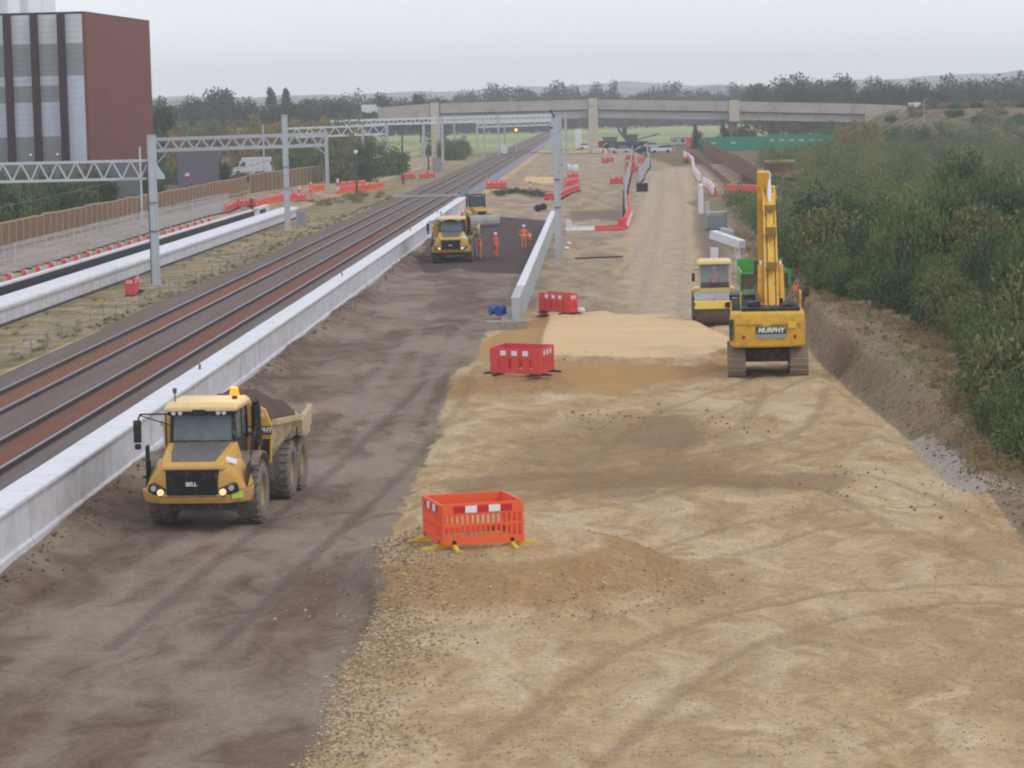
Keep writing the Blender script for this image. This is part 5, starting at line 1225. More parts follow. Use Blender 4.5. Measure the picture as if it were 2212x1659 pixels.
chain([(1300,352),(1326,350)], 'red', 'red barrier alone on the wide area before the bridge', 'red barriers before the bridge')
chain([(1482,352),(1488,338)], 'red', 'red barrier at the start of the far white and red row', 'red barriers before the bridge')
chain([(1570,416),(1640,420)], 'orange', 'orange barrier below the end of the receding brown hoarding', 'orange barriers below the brown hoarding')
# water filled barriers
def water_proto(mat, name, label):
    t = thing('water_filled_barrier', label, 'barrier')
    MB().prism([(-.26,0),(.26,0),(.26,.12),(.15,.28),(.13,.44),(-.13,.44),(-.15,.28),(-.26,.12)],'x',0,1.98).build('body', mat, t, bevel=.03)
    MB().prism([(0,.43),(.46,.43),(.40,.94),(.30,1.0),(.08,1.0),(0,.94)],'y',-.12,.12).build('end_block', mat, t, bevel=.04)
    MB().cyl((1.0,0,.43),(1.0,0,.47),.07,n=10).build('filler_cap', BLK, t)
    return t
WB = {}
def wbar(A, B, mat, label, group, flip):
    A, B = Vector(A), Vector(B)
    if flip: A, B = B, A
    d = B-A; rz = math.atan2(d.y, d.x); k = mat.name; loc = grnd(A)
    if k not in WB: WB[k] = water_proto(mat, k, label); t = WB[k]; t.location = loc; t.rotation_euler.z = rz; t['group'] = group
    else: t = dup(WB[k], loc, rz, label, group)
    t.scale = (d.xy.length/2.0, 1, 1)
def wchain(pts, name, group, start=0, world=None, L=2.0):
    pts = world or [on(x, y) for x, y in pts]; i = start
    for a, c_ in zip(pts[:-1], pts[1:]):
        n = max(1, round((c_-a).xy.length/L))
        for k in range(n):
            wbar(a.lerp(c_, k/n), a.lerp(c_, (k+1)/n), (WHT, RED)[i % 2], ('white ', 'red ')[i % 2]+name, group, i % 2 == 1); i += 1
wchain([(1222,500),(1348,497)], 'water filled barrier in the short row right of the tallest mast', 'water filled barriers across the site')
wchain([(1350,494),(1361,465),(1357,440)], 'water filled barrier in the row turning away beside the mesh fence', 'water filled barriers across the site', 1)
wchain([(1478,338),(1497,352),(1498,372),(1512,392)], 'water filled barrier in the far row at the right edge of the haul road', 'water filled barriers along the haul road')
wchain([(1518,398),(1534,408),(1545,424)], 'water filled barrier in the nearer row at the right edge of the haul road', 'water filled barriers along the haul road', 1)
wchain(None, 'water filled barrier showing its top behind the black backing wall', 'water filled barriers behind the platform', 0, [rail(-33.6,142), rail(-33.6,236)], 2.0)
wchain([(1272,331),(1300,331),(1345,330)], 'water filled barrier in the row below the bridge', 'water filled barriers under the bridge', 1, None, 3.0)

# ================================================================ SMALL SITE THINGS
def cabinet(x, y, w, d, h, mat, label, cat='cabinet', name='equipment_cabinet', rz=0):
    p = on(x, y); t = thing(name, label, cat, p, rz)
    MB().box(-w/2,w/2,0,d,.1,h).build('body', mat, t, bevel=.02); MB().box(-w/2-.04,w/2+.04,-.04,d+.04,h+.002,h+.08).build('lid', mat, t)
    MB().box(-w/2-.05,w/2+.05,-.05,d+.05,-.1,.1).build('plinth', CONCG, t); MB().box(-w*.44,-.02,-.02,-.002,.18,h-.08).build('door', mat, t); MB().box(.02,w*.44,-.02,-.002,.18,h-.08).build('door', mat, t)
    return t
GCAB = M('grey_cabinet_paint', (.30,.31,.33), .5, .08, 2, .1)
cabinet(651, 489, .9, .6, 1.25, GCAB, 'grey trackside cabinet right of the second mast')
cabinet(945, 372, 1.6, .9, 2.4, GCAB, 'pale grey trackside cabinet beside the rails far up the line')
cabinet(1003, 436, 1.0, .7, 1.5, M('blue_grey_cabinet', (.27,.31,.33), .5), 'blue grey cabinet near the end of the long white wall')
cabinet(1283, 320, 2.6, 1.2, 1.7, WHT, 'white cabinet at the foot of the tall bridge pier')
cabinet(1250, 324, 1.6, 1, 5.2, WHT, 'tall white cabinet left of the bridge pier')
cabinet(1388, 416, 1.35, 1.6, 1.05, BLK, 'black open box at the end of the grey mesh fence', 'box', 'site_box')
for i, (x, y, s_) in enumerate([(1228,369,1.0),(1243,370,1.05)]):
    p = on(x, y); MB().loft([[(-.45*s_,-.45,0),(.45*s_,-.45,0),(.45*s_,.45,0),(-.45*s_,.45,0)],[(-.56*s_,-.54,.4),(.56*s_,-.54,.42),(.55*s_,.55,.4),(-.55*s_,.55,.4)],[(-.5*s_,-.5,.95),(.5*s_,-.48,.9),(.48*s_,.5,1.0),(-.48*s_,.5,.95)],[(-.15,-.12,1.12),(.15,-.12,1.1),(.15,.12,1.12),(-.15,.12,1.1)]]).build('bulk_bag', M('white_woven_bag', (.72,.73,.76), .8, .08, 4), loc=p, bevel=.06)
    o = bpy.context.scene.objects['bulk_bag' if i == 0 else 'bulk_bag.001']; tag(o, ['white bulk bag, left of the pair behind the red barrier cluster','white bulk bag, right of the pair behind the red barrier cluster'][i], 'bag', 'white bulk bags')
# precast concrete pieces and cage beside the scrub
def slab(name, pts, axis, a, c_, loc, rz, mat, label, cat):
    o = MB().prism(pts, axis, a, c_).build(name, mat, loc=loc, rz=rz, bevel=.02); return tag(o, label, cat)
p = on(1513, 462); slab('precast_slab', [(-.25,0),(.05,0),(.05,2.7),(-.05,2.9),(-.25,2.75)], 'x', -.22, .22, p, .5, COPE, 'pale precast slab standing upright at the scrub edge', 'slab')
p = on(1528, 470); slab('concrete_post', [(-.15,0),(.15,0),(.15,1.5),(-.15,1.5)], 'x', -.2, .2, p, .2, CONCG, 'short grey concrete post beside the upright slab', 'post')
p = on(1547, 497); t = thing('wire_cage', 'grey wire cage full of fittings at the edge of the scrub', 'cage', p, .1)
MB().box(-.85,.85,-.5,.5,.1,.16).build('base', GALVD, t)
for k in range(9): MB().box(-.85+k*.2,-.83+k*.2,-.52,-.5,.1,1.5).build('bar', GALV, t)
for x in (-.85,.83): MB().box(x,x+.03,-.5,.5,.1,1.5).build('side_panel', M('cage_grey', (.27,.29,.31), .6) if x < 0 else bpy.data.materials['cage_grey'], t)
MB().box(-.8,.8,-.45,.45,.17,1.2).build('contents', M('grey_fittings', (.23,.25,.27), .7, .3, 6), t); MB().box(-.88,.88,-.54,.52,1.5,1.56).build('rim', GALV, t)
p = on(1570, 588); t = thing('concrete_culvert', 'white precast concrete beam and posts lying against the scrub', 'concrete beam', p, 0)
MB().bar((-.75,1.2,2.35),(.95,-.6,1.75),.6,.5).build('beam', COPE, t); MB().box(.55,.85,-.35,.0,-.1,1.5).build('post', COPE, t); MB().box(-1.05,-.6,-1.0,-.5,-.1,1.6).build('post', COPE, t); MB().bar((-.2,1.6,2.5),(.5,1.2,2.3),.5,.5).build('block', CONCG, t)
for i, (x, y) in enumerate([(1184,457),(1196,454)]):
    p = on(x-22, y); o = MB().cyl((0,-.2,.36),(0,.2,.36),.36,n=18).build('loose_tyre', BLK, loc=p, rz=.3-.6*i); tag(o, ['dark tyre lying on the far edge of the dark soil, left one','dark tyre lying on the far edge of the dark soil, right one'][i], 'tyre', 'dark tyres by the soil edge')
r5 = random.Random(3)
for i, (x, y, l) in enumerate([(1202,541,'white bucket against the foot of the tallest mast'),(1224,540,'white sack in the mud right of the tallest mast, nearer one'),(1229,530,'white sack in the mud right of the tallest mast, further one'),(1255,676,'pale stone beside the furthest red enclosure')]):
    p = on(x, y); o = MB().ball((0,0,.13), .17, 10, (1.3,1,.9 if i else 1.6)).build('white_sack' if i else 'white_bucket', WHT, loc=p); tag(o, l, 'sack' if i else 'bucket')
p = on(1260, 560); o = MB().cyl((-.6,0,.08),(2.8,.9,.08),.06,n=8).build('drain_pipe', DGREY, loc=p); tag(o, 'dark drain pipe lying beside the tallest mast', 'pipe')
# coloured posts near the line
def marker(x, y, h, label, name='marker_post'):
    p = on(x, y); t = thing(name, label, 'post', p)
    for k in range(4): MB().cyl((0,0,h*k/4),(0,0,h*(k+1)/4),.16,n=8).build('band', WHT if k % 2 else RED, t)
for x, y, h, l in [(647,431,1.6,'striped red and white post at the end of the orange row'),(730,420,2.0,'striped red and white post behind the rusty verge'),(1145,409,1.4,'striped post right of the crossing')]: marker(x, y, h, l)
p = grnd(on(672,427)); person(p, 0, 'worker in white by the striped post at the end of the orange row', (DOWN, DOWN), HWHITE)

# ================================================================ VEGETATION
def leaf_mat(name, cols, hue=.25):
    m, nt, b = new_mat(name); oi = nt.nodes.new('ShaderNodeObjectInfo'); tcn = nt.nodes.new('ShaderNodeTexCoord')
    c = mix(nt, noise(nt, tcn.outputs['Object'], 1.4, 4, .7), cols[0], cols[1])
    c = mix(nt, ramp(nt, oi.outputs['Random'], .1, .9), c, mix(nt, noise(nt, tcn.outputs['Object'], 3, 3), cols[2], cols[1]))
    nt.links.new(c, b.inputs['Base Color']); b.inputs['Roughness'].default_value = .7; b.inputs['Specular IOR Level'].default_value = .2
    return m
LG = [leaf_mat('willow_leaves', (sR(60,82,48), sR(108,124,74), sR(94,116,62))), leaf_mat('dark_leaves', (sR(40,64,40), sR(78,104,60), sR(66,92,50))), leaf_mat('olive_leaves', (sR(88,94,58), sR(138,134,84), sR(116,120,72))),
      leaf_mat('autumn_leaves', (sR(112,98,62), sR(164,140,88), sR(140,112,74)))]
LT = [leaf_mat('tree_leaves', (sR(40,54,38), sR(76,86,58), sR(62,74,50))), leaf_mat('dark_tree_leaves', (sR(32,44,34), sR(58,70,48), sR(50,62,42)))]
BARK = M('bark', (.09,.07,.055), .9, .3, 4)
rg = np.random.default_rng(5)
def leaf_mesh(name, pts, dirs, ln, wd, mat):
    n = len(pts); d = dirs/np.linalg.norm(dirs, axis=1, keepdims=True); q = rg.normal(size=(n,3)); s_ = np.cross(d, q); s_ /= np.linalg.norm(s_, axis=1, keepdims=True)+1e-9
    L_ = (ln*(.6+.8*rg.random(n)))[:,None]; w_ = (wd*(.6+.8*rg.random(n)))[:,None]
    v = np.stack([pts-d*L_*.5, pts+s_*w_*.5, pts+d*L_*.5, pts-s_*w_*.5], 1).reshape(-1,3)
    me = bpy.data.meshes.new(name); me.vertices.add(4*n); me.vertices.foreach_set('co', v.ravel()); me.loops.add(4*n); me.loops.foreach_set('vertex_index', np.arange(4*n))
    me.polygons.add(n); me.polygons.foreach_set('loop_start', np.arange(0,4*n,4)); me.polygons.foreach_set('loop_total', np.full(n,4)); me.update(); me.materials.append(mat); return me
def bush_points(n, sprays, spread, seed):
    r = np.random.default_rng(seed); P_, D_ = [], []
    for k in range(sprays):
        a = r.random()*6.283; out = spread*math.sqrt(r.random()); top = (1.0-.45*(out/spread)**2)*(.75+.35*r.random()); b0 = np.array([math.cos(a)*out*.5, math.sin(a)*out*.5, 0]); e = np.array([math.cos(a)*out, math.sin(a)*out, top])
        m = n//sprays; t = r.random(m)**.7; wid = .20*(1-.65*t)+.03
        p = b0+(e-b0)*t[:,None] + r.normal(size=(m,3))*wid[:,None]*np.array([1,1,.6]); p[:,2] = np.abs(p[:,2])+.02
        P_.append(p); D_.append((e-b0)[None]/np.linalg.norm(e-b0) + r.normal(size=(m,3))*.7)
    return np.concatenate(P_), np.concatenate(D_)
def bush_proto(seed, mat, n=3600, sprays=16, spread=.62, ln=.085, wd=.034, name='willow_bush'):
    t = bpy.data.objects.new(name, None); p, d = bush_points(n, sprays, spread, seed)
    f = bpy.data.objects.new('foliage', leaf_mesh('foliage', p, d, ln, wd, mat)); 
    w = MB(); r = random.Random(seed)
    for k in range(7): a = r.uniform(0,6.28); w.cyl((.03*math.cos(a),.03*math.sin(a),-.1),(.3*math.cos(a),.3*math.sin(a),.6), .012, .005, n=5, caps=False)
    s_ = w.build('stems', BARK); COL.objects.unlink(s_); return t, f, s_
def place(proto, loc, sc, rz, label, cat, group, name=None):
    t, f, s_ = proto; o = t.copy(); COL.objects.link(o); o.location = loc; o.scale = sc; o.rotation_euler.z = rz; tag(o, label, cat, group)
    if name: o.name = name
    for q in (f, s_): c = q.copy(); COL.objects.link(c); c.parent = o
    return o
BP = [bush_proto(10+k, LG[[0,1,0,2,1,0][k]]) for k in range(6)]
bnd = [on(x, y) for x, y in [(1546,432),(1572,475),(1604,520),(1662,592),(1755,640),(1850,660),(1945,705),(2062,770),(2070,900),(2125,985),(2225,1030)]]
by = [p.y for p in bnd][::-1]; bxs = [p.x for p in bnd][::-1]
r6 = random.Random(11); pts = []; grid = {}
for tries in range(26000):
    Y_ = 74+ (420-74)*r6.random()**1.15; x0 = float(np.interp(Y_, by, bxs)) if Y_ < by[-1] else float(np.interp(Y_, [by[-1],430],[bxs[-1],40])); X_ = x0+.6 + (0.2*Y_+4-x0)*r6.random()
    R_ = (.95+1.45*r6.random()**1.6)*(1+max(0,Y_-100)/230)
    if X_ < x0+R_*.75: continue
    gk = (int(X_//5), int(Y_//5))
    if all((X_-a)**2+(Y_-b_)**2 > (.60*(R_+q))**2 for i in (-1,0,1) for j in (-1,0,1) for a, b_, q in grid.get((gk[0]+i,gk[1]+j), ())): pts.append((X_, Y_, R_)); grid.setdefault(gk, []).append((X_, Y_, R_))
pts.sort(key=lambda q: q[1]-q[2]*6); rest = pts[292:]; pts = pts[:292]
far_lim = 380
def zone_of(x, y):
    e_ = x-float(np.interp(y, by, bxs)); a = 'at the ragged edge' if e_ < 2.6 else ('a little inside' if e_ < 7 else 'deep inside')
    b_ = 'nearest the camera' if y < 95 else ('above the bare bank' if y < 130 else ('right of the excavator' if y < 175 else ('beyond the excavator boom' if y < 235 else 'towards the far bridge')))
    return '%s of the scrub, %s' % (a, b_)
kinds = ['grey green willow bush in the dense scrub right of the site','dark green bush in the dense scrub right of the site','grey green willow bush in the dense scrub right of the site','yellowish green bush in the dense scrub right of the site','dark green bush in the dense scrub right of the site','grey green willow bush in the dense scrub right of the site']
def cap(x, y, h):                                   # the scrub stays low in front of the timber trestle
    xd = 1106+5900*x/y-8; z0 = gzf(x, y)
    if 1590 < xd < 1745 and y < 350: return min(h, max(.7, (10.5-(398-227)/5900*y-z0)*.62))
    return h
for i, (x, y, R_) in enumerate(pts):
    k = r6.choice([0,0,1,1,2,2,4,5,5,3] if r6.random() < .8 else [3,0]); edge_ = x-float(np.interp(y, by, bxs)) < 3
    h = (R_*(1.25 if edge_ else 1.6)+.3)*r6.uniform(.7,1.35); h = cap(x, y, h)
    place(BP[k], Vector((x, y, gzf(x,y)-.1)), (R_*1.25,R_*1.25,h), r6.uniform(0,6.28), kinds[k].split(' in the')[0]+' '+zone_of(x, y), 'bush', 'bushes in the scrub')
# lower ragged weeds along the foot of the scrub, then the far scrub as one mass
def mass(name, spots, n, mat_i, label=None, ln=.085, wd=.04, seed=3):
    P_, D_, s_ = [], [], seed
    for (x, y, z, R_, h) in spots:
        s_ += 1; p, d = bush_points(n, 7, .7, s_); P_.append(p*np.array([R_,R_,h])+np.array([x,y,z])); D_.append(d)
    me_ = leaf_mesh(name, np.concatenate(P_), np.concatenate(D_), ln, wd, LG[mat_i]); o = link(name, me_); o['kind'] = 'stuff'; return o
for mi in range(4):
    q_ = [p_ for i_, p_ in enumerate(rest) if (i_*7+i_//3) % 9 in ((0,3,6),(1,4,7),(2,5),(8,))[mi]]; mass('scrub', [(x, y, gzf(x,y)-.15, R_*1.12, cap(x, y, R_*1.45*r6.uniform(.65,1.35))) for x, y, R_ in q_], 560, mi, ln=.16, wd=.075, seed=5000+400*mi)
for mi in range(3):
    sp_ = []
    for k in range(130):
        Y_ = far_lim + (560-far_lim)*r6.random(); x0 = float(np.interp(Y_, by, bxs)) if Y_ < by[-1] else np.interp(Y_, [by[-1],560],[bxs[-1]+.5,64]); X_ = x0+1+(.2*Y_+6-x0)*r6.random(); R_ = r6.uniform(1.6,3.6); sp_.append((X_, Y_, gzf(X_,Y_)-.2, R_, R_*r6.uniform(.6,1.0)))
    mass('scrub', sp_, 260, (0,1,2)[mi], ln=.34, wd=.17, seed=100+300*mi)
sp_ = []
for k in range(240):
    Y_ = 72+150*r6.random()**1.2; x0 = float(np.interp(Y_, by, bxs)); X_ = x0+r6.gauss(-.2,.5); R_ = r6.uniform(.3,.8); sp_.append((X_, Y_, gzf(X_,Y_)-.03, R_, R_*r6.uniform(.6,1.2)))
mass('weeds', sp_, 120, 3, ln=.09, wd=.03, seed=900)
sp_ = []
for k in range(330):
    Y_ = 66+90*r6.random()**1.2; x0 = float(np.interp(Y_, by, bxs)); X_ = np.interp(Y_,[60,100,112,160],[14,14,14.2,16])+r6.random()*max(.5,x0-14); R_ = r6.uniform(.12,.4); sp_.append((X_, Y_, gzf(X_,Y_)-.02, R_, R_))
mass('weeds', sp_, 50, 2, ln=.07, wd=.03, seed=1300)
# verge grass and weeds left of the tracks
for mi, (n_, ua, ub, va, vb, sc_) in enumerate([(120,-29.6,-25.5,95,270,.24),(260,-25.6,-24.4,95,330,.30)]):
    sp_ = []
    for k in range(n_):
        q = rail(r6.uniform(ua,ub), va+(vb-va)*r6.random()); R_ = r6.uniform(.15,1)*sc_; sp_.append((q.x, q.y, gzf(q.x,q.y)-.02, R_*1.4, R_*r6.uniform(.6,1.6)))
    mass('grass', sp_, 70, (3,2)[mi], ln=.14, wd=.02, seed=2000+500*mi)
for lab, spots in [('weedy grass clump on the left verge by the dark lamp post', [(690,440),(760,428),(800,424),(745,436)]), ('weedy patch beside the crossing right of the tracks', [(1105,418),(1135,420),(1160,424),(1080,420)])]:
    sp_ = []
    for x, y in spots:
        for k in range(7): q = on(x+r6.uniform(-28,28), y+r6.uniform(-4,4)); R_ = r6.uniform(.5,1.2); sp_.append((q.x, q.y, q.z-.05, R_*1.3, R_*.8))
    mass('grass', sp_, 120, 2 if 'left' in lab else 1, ln=.25, wd=.07, seed=4000+len(lab))

# ---- trees
def tree_proto(seed, mat, poplar=False, n=2400, ln=.040, wd=.040, low=.34):
    r = np.random.default_rng(seed); P_ = []; cl_ = 13 if not poplar else 9
    for k in range(cl_):
        if poplar: c_ = np.array([r.normal()*.04, r.normal()*.04, .12+.84*k/cl_]); rad = .17*(1.05-abs(k/cl_-.4))
        else: a = r.random()*6.28; q = .30*math.sqrt(r.random()); c_ = np.array([q*math.cos(a), q*math.sin(a), low+(.84-low)*r.random()*(1-q)]); rad = .17+.09*r.random()
        m = n//cl_; d = r.normal(size=(m,3)); d /= np.linalg.norm(d, axis=1, keepdims=True); P_.append(c_+d*rad*(r.random(m)**.4)[:,None]*np.array([1,1,.9 if not poplar else 1.3]))
    p = np.concatenate(P_); t = bpy.data.objects.new('broadleaf_tree' if not poplar else 'poplar_tree', None)
    f = bpy.data.objects.new('crown', leaf_mesh('crown', p, rg.normal(size=p.shape), ln, wd, mat))
    w = MB().cyl((0,0,-.03),(.01,0,.5),.022,.012,n=7); rr = random.Random(seed)
    for k in range(5): a = rr.uniform(0,6.28); z = rr.uniform(.22,.42); w.cyl((.005,0,z),(.2*math.cos(a),.2*math.sin(a),z+.25),.010,.004,n=5,caps=False)
    s_ = w.build('trunk', BARK); COL.objects.unlink(s_); return t, f, s_
TP = [tree_proto(30+k, LT[k % 2]) for k in range(5)]; TL = [tree_proto(40+k, LT[k % 2], low=.10) for k in range(4)]; PP = [tree_proto(50, LT[1], True), tree_proto(51, LT[1], True)]
def tree(x, ytop, wpx, Y_, proto, label, group='trees of the distant tree line', sink=0, cat='tree'):
    q = atY(x, ytop, Y_); z0 = gz(q.x, Y_); h = (q.z-z0)*(1.24 if proto in TL else (1.12 if proto in TP else 1.04)); wd = wpx/FPX*Y_/(.60 if proto not in PP else .34)
    return place(proto, Vector((q.x, Y_, z0-sink)), (wd,wd,h), r6.uniform(0,6.28), label, cat, group)
far = [(345,214,60,820),(395,217,55,840),(432,212,44,850),(470,186,70,850),(512,212,50,860),(548,208,46,870),(650,213,60,860),(692,211,60,900),(728,213,50,880),(760,198,34,900),(800,213,52,900),(830,200,34,910),(866,213,52,900),(906,197,34,900),(940,208,48,900),(980,207,50,900),
       (1030,197,46,900),(1063,192,42,900),(1093,185,62,900),(1142,186,32,910),(1184,188,26,910),(1210,186,38,900),(1230,184,36,910),(1252,190,24,910),(1287,182,26,900),(1324,184,24,900),(1350,204,40,960),(1380,197,32,960),(1415,190,42,950),(1450,187,52,950),(1500,193,48,960),(1540,197,46,960),(1566,197,40,960),(1587,188,26,930),(1608,184,22,930),(1645,172,54,900),(1680,168,60,900),(1720,172,56,910),(1757,168,54,900),(1795,168,60,890),(1830,164,54,890),(1880,178,56,900),(1925,178,56,900),(1965,175,50,900),(2000,176,50,900),(2045,173,56,890),(2090,171,60,890),(2130,176,50,890),(2175,165,66,880),(2212,168,60,880)]
for i, (x, yt, w_, Y_) in enumerate(far): tree(x, yt, w_*(1.5 if 940 < x < 1625 else 1.25), 1250 if 940 < x < 1625 else Y_, TP[i % 5] if x < 940 else TL[i % 4], 'hazy broadleaf tree in the distant tree line')
tree(588, 190, 26, 900, PP[0], 'tall narrow poplar, left of the pair in the distant tree line'); tree(617, 193, 26, 905, PP[1], 'tall narrow poplar, right of the pair in the distant tree line')
for k in range(118):
    x = 330+k*16.3+r6.uniform(-12,12); yt = float(np.interp(x, [330,700,950,1250,1560,1640,2220],[226,224,218,206,206,190,188]))+r6.uniform(-5,4); tree(x, yt, r6.uniform(46,64), r6.uniform(760,840) if x > 1650 or x < 760 else r6.uniform(1150,1350), TL[k % 4], 'lower hazy tree filling the distant tree line')
BP2 = [bush_proto(60+k, LG[k], 2200, 12, .62, .09, .07, 'hedge_bush') for k in range(4)]
# nearer trees and hedges on the left bank
tree(352, 228, 66, 470, TP[1], 'dark rounded tree beside the rust brown building', 'trees by the building')
def bush_row(n, xa, xb, ya, yb, Ya, Yb, kinds_, label, group, Rm=(2.4,4.2)):
    for k in range(n):
        x = xa+(xb-xa)*(k+.5)/n+r6.uniform(-8,8)
        if Ya and Ya < 510 and 385 < x < 612 and group == 'bushes on the left bank': continue
        yt = ya+(yb-ya)*(k+.5)/n+r6.uniform(-7,7); Y_ = r6.uniform(Ya,Yb) if Ya else 53/((1106-x)/5900+.034)+r6.uniform(0,14); q = atY(x, yt, Y_); z0 = gz(q.x, Y_); R_ = r6.uniform(*Rm)
        if -26.5-R_*1.1 < q.x*CA-Y_*SA < -13: continue
        ki = r6.choice(kinds_)
        place(BP2[ki], Vector((q.x, Y_, z0-.2)), (R_,R_,max(1.5,(q.z-z0)*1.05)), r6.uniform(0,6.28), label[ki] if isinstance(label, dict) else label, 'bush', group)
LH = {0:'grey green bush on the leafy bank left of the railway',1:'dark green bush on the leafy bank left of the railway',2:'olive bush on the leafy bank left of the railway',3:'autumn tinted bush on the leafy bank left of the railway'}
bush_row(16, 335, 780, 264, 262, 520, 590, [2,3,3,2,0], LH, 'bushes on the left bank', (3.5,5.5))
bush_row(18, 340, 800, 284, 278, 440, 500, [2,3,2,0], LH, 'bushes on the left bank', (3,5))
bush_row(16, 380, 830, 312, 304, 400, 440, [1,0,2,2], LH, 'bushes on the left bank', (3,4.6))
bush_row(9, 640, 900, 326, 312, 420, 460, [1,0,2,0], LH, 'bushes on the left bank', (2.4,4))
bush_row(9, 985, 1085, 316, 308, 520, 580, [1,1,0], LH, 'bushes on the left bank', (1.8,3.0))
bush_row(20, -30, 350, 388, 372, None, None, [1,1,0,1], 'dark green hedge bush behind the long brown hoarding', 'hedge behind the hoarding', (2.0,3.2))
bush_row(7, 360, 480, 352, 345, 400, 420, [0,1], 'bush by the grey shed in the yard behind the hoarding', 'bushes in the yard', (1.6,2.6))
bush_row(9, 1480, 1960, 268, 270, 560, 600, [1,1,0], 'dark bush under the far bridge', 'bushes near the bridge', (2.0,3.6))
bush_row(34, 1800, 2230, 268, 296, 480, 560, [1,0,2,3,1], {0:'grey green bush on the right bank by the bridge',1:'dark green bush on the right bank by the bridge',2:'olive bush on the right bank by the bridge',3:'autumn tinted bush on the right bank by the bridge'}, 'bushes on the right bank', (2.2,4.2))
bush_row(24, 1960, 2225, 243, 247, 575, 600, [2,3,1], {1:'dark green bush near the top of the right bank',2:'olive bush near the top of the right bank',3:'autumn tinted bush near the top of the right bank'}, 'bushes on the right bank', (1.6,3.0))

bush_row(9, 925, 1050, 304, 300, 560, 640, [1,0,2], LH, 'bushes on the left bank', (2.2,3.4))

# ================================================================ DISTANT THINGS
p = on(545, 376); van(grnd(p), math.pi-.1, 'white van with its nose to the left in the yard behind the hoarding', 6.6, 2.9)
NAVY = M('dark_blue_car_paint', (.02,.03,.08), .3); SILC = M('silver_car_paint', (.5,.52,.54), .3); WCAR = M('white_car_paint', (.75,.75,.76), .3); DRED = M('dark_red_car_paint', (.16,.02,.02), .3); DKG = M('dark_car_paint', (.03,.03,.035), .3)
car(grnd(on(553,391)), math.radians(200), 'dark blue car parked before the white van', NAVY, 'cars in the yard'); car(grnd(on(512,394)), math.radians(190), 'dark red car parked left of the dark blue one', DRED, 'cars in the yard')
p = grnd(rail(-50.5,196)); t = thing('gazebo', 'magenta canopy rising behind the brown hoarding at the left edge', 'canopy', p, .3)
MAG = M('magenta_fabric', (.36,.06,.22), .7, .1)
MB().add([(-2.6,-2.6,2.3),(2.6,-2.6,2.3),(2.6,2.6,2.3),(-2.6,2.6,2.3),(0,0,3.4)], [(0,1,4),(1,2,4),(2,3,4),(3,0,4),(3,2,1,0)]).build('canopy_roof', MAG, t)
for x in (-2.5,2.5):
    for y in (-2.5,2.5): MB().cyl((x,y,-.2),(x,y,2.3),.05,n=6).build('leg', GALV, t)
p = grnd(on(414,408)); t = thing('banner_post', 'narrow magenta banner on a post in the yard', 'banner', p); MB().cyl((0,.05,0),(0,.05,2.4),.04,n=6).build('post', DGREY, t); MB().box(-.25,.25,-.02,.02,.9,2.4).build('banner', MAG, t)
# crushing plant, cabins, cars and green hoarding below the bridge
p = on(1362, 322); t = thing('screening_plant', 'dark grey mobile screening plant with sloping conveyor below the bridge', 'machine', p, 0); t.scale = (.8,.8,.78)
PG = M('plant_grey', (.17,.20,.21), .6, .2, 1); PGD = M('plant_teal', (.06,.11,.11), .6, .2, 1)
for y0 in (-1.3, .7): MB().prism([(-4,.3),(-3.6,0),(3.6,0),(4,.3),(4,.8),(3.6,1.1),(-3.6,1.1),(-4,.8)],'y',y0,y0+.6).build('track', BLK, t)
MB().box(-4.5,5,-1.1,1.1,1.11,2.2).build('chassis', DGREY, t); MB().prism([(-1.2,2.21),(1.6,2.21),(2.2,4.2),(-1.8,4.2)],'y',-1.2,1.2).build('hopper', PGD, t)
MB().bar((1.8,0,2.6),(8.2,0,4.2),1.0,.5).build('conveyor', PG, t); MB().bar((-1.2,0,2.6),(-3.4,0,5.8),.9,.6).build('conveyor', PGD, t); MB().box(-2.2,-1.0,-.6,.6,4.3,6.3).build('control_tower', PGD, t); MB().box(-5.8,-4.6,-1,1,.6,2.8).build('engine_box', PGD, t)
p = on(1473, 313); t = thing('site_cabin', 'white site cabin at the end of the haul road', 'cabin', p, 0)
MB().box(-2.6,2.6,0,2.6,.1,1.7).build('body', WHITEP, t); MB().box(-2.7,2.7,-.1,2.7,1.702,1.82).build('roof', GALV, t); 
for x in (-1.7,.2,1.5): MB().box(x-.4,x+.4,-.03,-.002,.7,1.35).build('window', GLASS, t)
for x, y, rz, mm, l in [(1268,322,.1,WCAR,'white car left of the bridge pier'),(1412,322,.15,SILC,'silver car behind the white one below the bridge'),(1428,330,math.pi,WCAR,'white pickup style car at the end of the haul road'),(1396,331,.2,DKG,'dark car left of the white one below the bridge'),(1322,322,.1,DKG,'dark car by the bridge pier'),(1340,331,3.0,SILC,'silver car in front of the screening plant')]: car(on(x, y), rz, l, mm)
for x, y, mm, l in [(1306,318,DRED,'dark red skip near the bridge pier'),(1318,309,M('dark_green_skip', (.03,.12,.11), .6),'dark green container beyond the dark red skip')]:
    p = on(x, y); t = thing('waste_skip', l, 'skip', p); MB().prism([(-1.6,0),(1.6,0),(2.1,1.5),(-2.1,1.5)],'y',0,1.8).build('body', mm, t); MB().box(-2.15,2.15,-.05,1.85,1.502,1.6).build('rim', mm, t)
p = on(1488, 322); t = thing('red_sign', 'small red sign at the start of the far barrier row', 'sign', p); MB().box(-.5,.5,-.03,.03,.5,2.4).build('board', RED, t); MB().cyl((0,.06,0),(0,.06,2.3),.05,n=6).build('post', DGREY, t)
